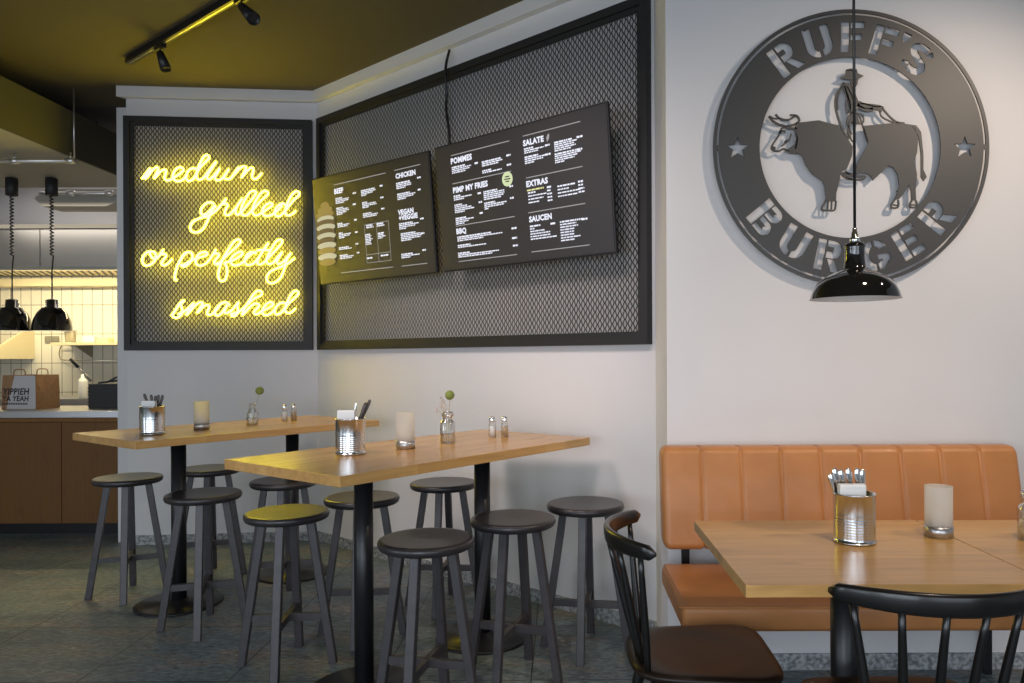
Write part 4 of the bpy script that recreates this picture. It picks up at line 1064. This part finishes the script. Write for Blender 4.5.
# bulkhead
t = thing('ceiling_bulkhead', 'long boxed bulkhead hanging below the ceiling over the kitchen counter', 'bulkhead', (-4.2, 4, 2.7))
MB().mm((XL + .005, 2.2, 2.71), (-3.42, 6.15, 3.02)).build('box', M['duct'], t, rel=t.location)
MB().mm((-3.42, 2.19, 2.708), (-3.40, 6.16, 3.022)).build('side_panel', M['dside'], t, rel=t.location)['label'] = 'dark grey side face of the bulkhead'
for yy in (3.2, 5.21): MB().tube([(-3.393, yy, 2.70), (-3.393, yy, CE)], .006, 8).build('hanger_rod', M['pipe'], t, rel=t.location)
def pipe(x0, x1_, y, Y, label):
    a = P(x0, y, Y); c = P(x1_, y, Y); a.x = max(a.x, XL + .03); t = thing('fluorescent_tube', label, 'pipe', a)
    c.z = a.z
    MB().tube([a, c], .014, 12).build('tube', M['pipe'], t, rel=a)
    for f in (.48, .97):
        m_ = MB(); q = a.lerp(c, f); m_.lathe([(0, -.025), (.022, -.025), (.022, .025), (0, .025)], q, 16, ax=Vector((1, 0, 0)), capa=False, capb=False); m_.tube([q, q + Vector((0, 0, .058))], .006, 8); m_.build('clamp', M['pipe'], t, rel=a)
    t.name = 'metal_pipe'
pipe(-40, 74, 161.3, 5.12, 'bright metal pipe under the bulkhead, nearer one')
# hood
t = thing('extractor_hood', 'stainless steel extractor hood with slotted grease filters', 'extractor hood', (-4.2, 6.9, 2.07))
b = MB().mm((XL + .01, 6.55, 2.11), (P(40, 250, 6.55).x - .004, YK - .005, 2.44)); b.mm((P(40, 250, 6.55).x + .004, 6.55, 2.11), (K1.x + .28, YK - .005, 2.44)); b.build('canopy', M['steel'], t, rel=t.location)
MB().mm((XL + .01, 6.52, 2.44), (K1.x + .28, YK - .005, 2.475)).build('top_strip', M['duct'], t, rel=t.location)
MB().mm((XL + .01, 6.53, 2.078), (K1.x + .28, 6.60, 2.11)).build('lower_rim', M['chrome'], t, rel=t.location)
MB().mm((XL + .01, 7.15, 2.0), (K1.x + .28, YK - .005, 2.07)).build('rear_lip', M['cream'], t, rel=t.location)
MB().mm((XL + .01, 6.605, 2.098), (K1.x + .28, 7.145, 2.108)).build('slot_dark_sheet', M['boxblack'], t, rel=t.location)  # black sheet added for the dark inside the filter slots
b = MB(); x = XL + .28
while x < K1.x + .24:
    b.prism([Vector((x, 6.62, 2.096)), Vector((x + .032, 6.62, 2.096)), Vector((x - .218, 7.14, 2.096)), Vector((x - .250, 7.14, 2.096))], (0, 0, -.002)); x += .062
b.build('filter_slat', M['cream'], t, rel=t.location)
# ceiling lamp box in the kitchen
a = P(40, 200, 6.3); c = P(116, 200, 6.3)
t = thing('ceiling_panel', 'pale trapezoid suspended panel with a bright tube beyond the heat lamps', 'ceiling panel', Vector((a.x, 6.3, 2.6)))
pts = [P(30, 197, 6.3), P(41, 188, 6.3), P(124, 188, 6.3), P(124, 197, 6.3), P(102, 205, 6.3), P(38, 205, 6.3)]
MB().prism([Vector((p.x, 6.35, p.z)) for p in pts], (0, .25, 0)).build('panel', M['duct'], t, rel=t.location)
q = P(40, 193.5, 6.3); q2 = P(120, 193.5, 6.3); q2.z = q.z
MB().tube([q, q2], .013, 12).build('tube', M['pipe'], t, rel=t.location)
for f in (.39, .87):
    m_ = MB(); e = q.lerp(q2, f); m_.lathe([(0, -.03), (.024, -.03), (.024, .03), (0, .03)], e, 12, ax=Vector((1, 0, 0)), capa=False, capb=False); m_.build('clamp', M['pipe'], t, rel=t.location)
# wall cable along the ceiling box
tag(MB().tube(catmull([P(-5, 178, 6.0), P(20, 178, 6.0), P(60, 179.3, 6.0), P(100, 179.3, 6.0), P(110, 178, 6.0)], 4), .006, 6).build('ceiling_cable', M['bmetal']), 'thin dark cable strung under the bulkhead above the heat lamps', 'cable')
tag(MB().tube(catmull([P(96, 118, 5.95), P(99, 150, 6.0), P(104, 168, 6.0), P(112, 180, 6.0)], 5), .007, 6).build('hanging_cable', M['bmetal']), 'dark cable hanging down beside the bulkhead end', 'cable')
# shelf with things
SYK = YK - .002
sa = P(62, 344, 7.2); sb = P(118, 344, 7.2)
t = thing('wall_shelf', 'cream wall shelf on a bracket over the kitchen counter', 'shelf', sa)
MB().mm((sa.x, 7.03, sa.z - .014), (K1.x + .27, SYK, sa.z + .012)).build('board', M['cream'], t, rel=sa)
br = P(83, 350, 7.2).x; b = MB(); b.prism([Vector((br, SYK, sa.z - .015)), Vector((br, 7.06, sa.z - .015)), Vector((br, SYK, sa.z - .13))], (.012, 0, 0)); b.build('bracket', M['socket'], t, rel=sa)
sz = sa.z + .0125
def kbox(name, x0, x1_, ytop, mat, label, cat, Y=7.12, d=.1):
    a = P(x0, ytop, Y); c = P(x1_, ytop, Y); o = MB().mm((a.x, Y, sz), (c.x, Y + d, a.z), bev=.004).build(name, mat, origin=((a.x + c.x) / 2, Y, sz)); return tag(o, label, cat)
kbox('food_box', 82, 94, 336, M['white'], 'white box on the kitchen shelf, middle', 'box')
kbox('food_tub', 96.5, 108, 337.5, M['cream'], 'cream tub at the right end of the kitchen shelf', 'tub')
a = P(70.5, 343, 7.15); 
o = MB().lathe([(0, 0), (.042, .0), (.052, .115), (.055, .12), (.05, .118), (.04, .004), (0, .004)], (0, 0, 0), 28, capa=False, capb=False).build('steel_container', M['steel']); o.location = (a.x, 7.15, sz); tag(o, 'steel container at the left end of the kitchen shelf', 'container')
# rail under the shelf with hook
a = P(66, 360.3, 7.28); c = P(118, 360.3, 7.28); o = MB().tube([a, Vector((c.x, c.y, a.z))], .006, 8)
for f in (.15, .85): q = a.lerp(c, f); q.z = a.z; o.tube([q, Vector((q.x, YK - .001, q.z))], .005, 6)
tag(o.build('utensil_rail', M['pipe']), 'thin steel rail on the tiles below the shelf', 'rail')
# cable loop
tag(MB().tube(catmull([P(67, 343.5, 7.25), P(61.5, 346, 7.29), P(59.2, 353, 7.31), P(61, 359, 7.31), P(66, 360.4, 7.285)], 5), .005, 6).build('cable_loop', M['socket']), 'grey cable loop on the tiles left of the shelf', 'cable')
# sockets
for i, x in enumerate((49, 56.3)):
    a = P(x, 339.5, YK); o = MB().box((0, -.008, 0), (.066, .014, .068), bev=.004); o.box((0, -.017, 0), (.042, .006, .042), bev=.002)
    o = o.build('wall_socket', M['socket']); o.location = (a.x, YK - .001, a.z)
    tag(o, ('left' if i == 0 else 'right') + ' one of two grey sockets on the kitchen tiles', 'socket')
# slanted warmer at the left
a = P(18, 358, 6.9); t = thing('food_warmer', 'cream slanted food warmer on the kitchen wall behind the left heat lamp', 'food warmer', a)
x0, x1_ = -6.0, P(35.5, 350, 7.2).x
z0, z1 = P(0, 359, 6.8).z, P(0, 350.5, 6.8).z
b = MB(); b.mm((x0, 6.8, z0), (x1_ - .12, YK - .004, z1)); b.build('tray', M['cream'], t, rel=a)
b = MB(); b.prism([Vector((x1_ - .12, 6.8, z0)), Vector((x1_ - .12, YK - .004, z0)), Vector((x1_ - .12, YK - .004, z1 + .26)), Vector((x1_ - .12, 7.0, z1 + .10)), Vector((x1_ - .12, 6.8, z1))], (.02, 0, 0)); b.build('side_panel', M['cream'], t, rel=a)
b = MB(); b.lathe([(0, 0), (.1, .01), (.13, .05), (.06, .09), (0, .1)], (x1_ - .35, 7.0, z1), 18); b.lathe([(0, 0), (.08, .01), (.1, .04), (.04, .07), (0, .08)], (x1_ - .62, 7.0, z1), 18); b.build('wrapped_food', M['paper'], t, rel=a)
# paper bag on the counter
CT = .916
def bag():
    W_, D_, Hh = .27, .25, .262; c = Vector((P(29.5, 405, 5.78).x, 5.80, CT + .0005)); a = math.radians(-3)
    t = thing('paper_bag', 'brown paper carrier bag with white printed front on the kitchen counter', 'paper bag', c, a)
    n = 8; vs = []; 
    def ring(z, s, pinch): return [Vector((-W_ / 2 * s, -D_ / 2 * s, z)), Vector((W_ / 2 * s, -D_ / 2 * s, z)), Vector((W_ / 2 * s - pinch, 0, z)), Vector((W_ / 2 * s, D_ / 2 * s, z)), Vector((-W_ / 2 * s, D_ / 2 * s, z)), Vector((-W_ / 2 * s + pinch, 0, z))]
    MB().rings([ring(0, 1, 0), ring(Hh * .5, 1, .008), ring(Hh, .97, .045), ring(Hh - .004, .95, .046), ring(.01, .97, .003)], smooth=False, capa=True, capb=True).build('bag_body', M['kraft'], t)
    MB().add([(-W_ * .36, -D_ / 2 - .002, .004), (W_ * .498, -D_ / 2 - .002, .004), (W_ * .49, -D_ / 2 * .985 - .003, Hh * .985), (-W_ * .12, -D_ / 2 * .985 - .003, Hh * .985)], [(0, 1, 2, 3)]).build('white_print', M['bagwhite'], t)
    tx = MB()
    for s, x, z, w in (('YIPPIEH', -.125, .115, .205), ('YA YEAH', -.128, .066, .205)):
        text_geom(tx, s, 1, lambda ww, x=x, z=z, w=w: Matrix.Translation((x, -D_ / 2 - .0035, z)) @ Matrix.Rotation(PI / 2, 4, 'X') @ Matrix.Diagonal((w / ww, w / ww * 1.15, 1, 1)) @ Matrix(((1, .15, 0, 0), (0, 1, 0, 0), (0, 0, 1, 0), (0, 0, 0, 1))), bold=.03)
    for k_ in range(15):
        x = -.128 + k_ * .0135; tx.add([(x, -D_ / 2 - .0035, .038), (x + .009, -D_ / 2 - .0035, .038), (x + .009, -D_ / 2 - .0035, .052), (x, -D_ / 2 - .0035, .052)], [(0, 1, 2, 3)])
    tx.build('printed_words', M['ink'], t)
    for yy in (-D_ / 2 * .93, D_ / 2 * .93):
        MB().tube(catmull([(-.045, yy, Hh - .03), (-.045, yy, Hh + .02), (-.03, yy, Hh + .042), (.03, yy, Hh + .042), (.045, yy, Hh + .02), (.045, yy, Hh - .03)], 5), .0045, 6).build('handle', M['kraft'], t)
bag()
# black ribbed box
a = P(88.5, 405, 5.75); c = P(124, 405, 5.75)
t = thing('cutlery_box', 'black ribbed box with tongs on the kitchen counter beside the wall', 'box', (a.x, 5.75, CT))
zt = P(100, 384, 5.75).z; m_ = MB().mm((a.x, 5.75, CT + .0005), (c.x, 5.98, zt))
m_.build('box_body', M['boxblack'], t, rel=t.location)
m_ = MB()
for i in range(6): z = CT + .02 + i * (zt - CT - .03) / 6; m_.mm((a.x - .003, 5.745, z), (c.x, 5.75, z + .010))
m_.build('rib', M['boxblack'], t, rel=t.location)
b = MB(); b.bar(P(99, 383, 5.85), P(118, 380.5, 5.85), .03, .014); b.bar(P(107, 382.5, 5.83), P(117, 377, 5.83), .012, .012); tag(b.build('serving_tongs', M['bmetal']), 'black tongs lying on top of the ribbed box', 'tongs')
# ladle leaning
p0, p1 = P(91, 381, 5.86), P(70.5, 359, 5.86)
t = thing('long_skimmer', 'long kitchen tool with black grip leaning over the ribbed box', 'kitchen tool', p0)
MB().tube([p0.lerp(p1, .0), p0.lerp(p1, .7)], .005, 8).build('shaft', M['steel'], t, rel=p0); MB().tube([p0.lerp(p1, .62), p1], .012, 8).build('grip', M['bmetal'], t, rel=p0); MB().tube([p0, p0.lerp(p1, .28)], .011, 8).build('collar', M['socket'], t, rel=p0)
# white bottle on the back counter
a = P(83, 398, 6.85); hb_ = .23
o = MB().lathe([(0, .0), (.036, 0), (.038, .01), (.038, .15), (.03, .175), (.016, .185), (.016, .215), (0, .218)], (0, 0, 0), 24, capa=False, capb=False).build('plastic_bottle', M['white']); o.location = (a.x, 6.85, .9405); tag(o, 'white plastic bottle on the back counter under the shelf', 'bottle')

# ------------------------------------------------------------------ lights
def area(name, loc, rot, sx, sy, power, col, spread=180):
    l = bpy.data.lights.new(name, 'AREA'); l.shape = 'RECTANGLE'; l.size = sx; l.size_y = sy; l.energy = power; l.color = col; l.spread = math.radians(spread)
    o = bpy.data.objects.new(name, l); COL.objects.link(o); o.location = loc; o.rotation_euler = rot; return o
DAY = (.80, .89, 1.0)
PWB, PWL = (48, 68, 32), 50
for i, (a0, a1, z0, z1) in enumerate(OPB):
    area('window_daylight', ((a0 + a1) / 2, YB - .14, (z0 + z1) / 2), (PI / 2 - .5, 0, 0), a1 - a0 - .1, z1 - z0 - .1, PWB[i], DAY)
for (a0, a1, z0, z1) in OPL:
    area('window_daylight', (XL - .14, (a0 + a1) / 2, (z0 + z1) / 2), (PI / 2 - .5, 0, -PI / 2), a1 - a0 - .1, z1 - z0 - .1, PWL, DAY)
def spotl(loc, tgt, power, col, ang=70, blend=.8, size=.04):
    l = bpy.data.lights.new('spot_beam', 'SPOT'); l.energy = power; l.color = col; l.spot_size = math.radians(ang); l.spot_blend = blend; l.shadow_soft_size = size
    o = bpy.data.objects.new('spot_beam', l); COL.objects.link(o); o.location = loc
    o.rotation_euler = (Vector(tgt) - Vector(loc)).to_track_quat('-Z', 'Y').to_euler(); return o
WARM = (1, .80, .62)
spotl((2.4, 1.7, 3.05), (1.3, 3.1, 1.55), 105, WARM, 74, 1.0, .05)
spotl((-.5, 1.7, 3.08), (-.35, 4.2, 1.25), 120, (1, .84, .79), 68, 1.0, .3)
spotl((-1.9, 2.3, 3.08), (-.3, 4.1, 1.3), 120, (1, .84, .79), 68, 1.0, .3)  # second unseen beam, added to soften the table shadow on the wall
spotl((1.1, 1.2, 3.08), (1.0, 2.3, .75), 70, WARM, 66, 1.0, .08)  # unseen downward beam added to brighten the bench tabletop
spotl((-1.6, 2.4, 3.08), (-.7, 3.2, .9), 22, WARM, 55, 1.0, .1)
# hood lamp and an added kitchen fill
area('hood_light', (-4.3, 6.66, 2.075), (.25, 0, 0), 2.0, .07, 26, (1, .84, .50))
area('kitchen_fill', (-4.3, 6.15, 2.56), (.35, 0, 0), 1.6, .3, 5, (1, .88, .72))  # unseen ambient fill that brightens the kitchen

w = bpy.data.worlds.new('World'); scene.world = w; w.use_nodes = True
bg = w.node_tree.nodes['Background']; bg.inputs['Color'].default_value = (.75, .85, 1, 1); bg.inputs['Strength'].default_value = .35

area('upper_wall_fill', (-4.3, 6.75, 3.1), (0, 0, 0), 1.6, .2, 5, (1, .92, .86))  # unseen lamp added to lighten the wall above the hood
# ------------------------------------------------------------------ camera
cam = bpy.data.cameras.new('camera'); co = bpy.data.objects.new('camera', cam); COL.objects.link(co)
co.location = (0, 0, H)
cam.sensor_width = 36; cam.lens = F / 1024 * 36
cam.shift_x = (512 - PX) / 1024; cam.shift_y = -(341.5 - PY) / 1024
co.rotation_euler = (Matrix.Rotation(PI / 2, 4, 'X') @ Matrix.Rotation(-ROLL, 4, 'Z')).to_euler()
cam.clip_start = .05
scene.camera = co
vs = scene.view_settings; vs.view_transform = 'Standard'; vs.look = 'None'; vs.exposure = .14; vs.gamma = 1; vs.use_curve_mapping = False
cy = scene.cycles
cy.use_denoising = True; cy.max_bounces = 8; cy.diffuse_bounces = 4; cy.glossy_bounces = 4; cy.transparent_max_bounces = 16; cy.caustics_reflective = False; cy.caustics_refractive = False
cy.sample_clamp_indirect = 6
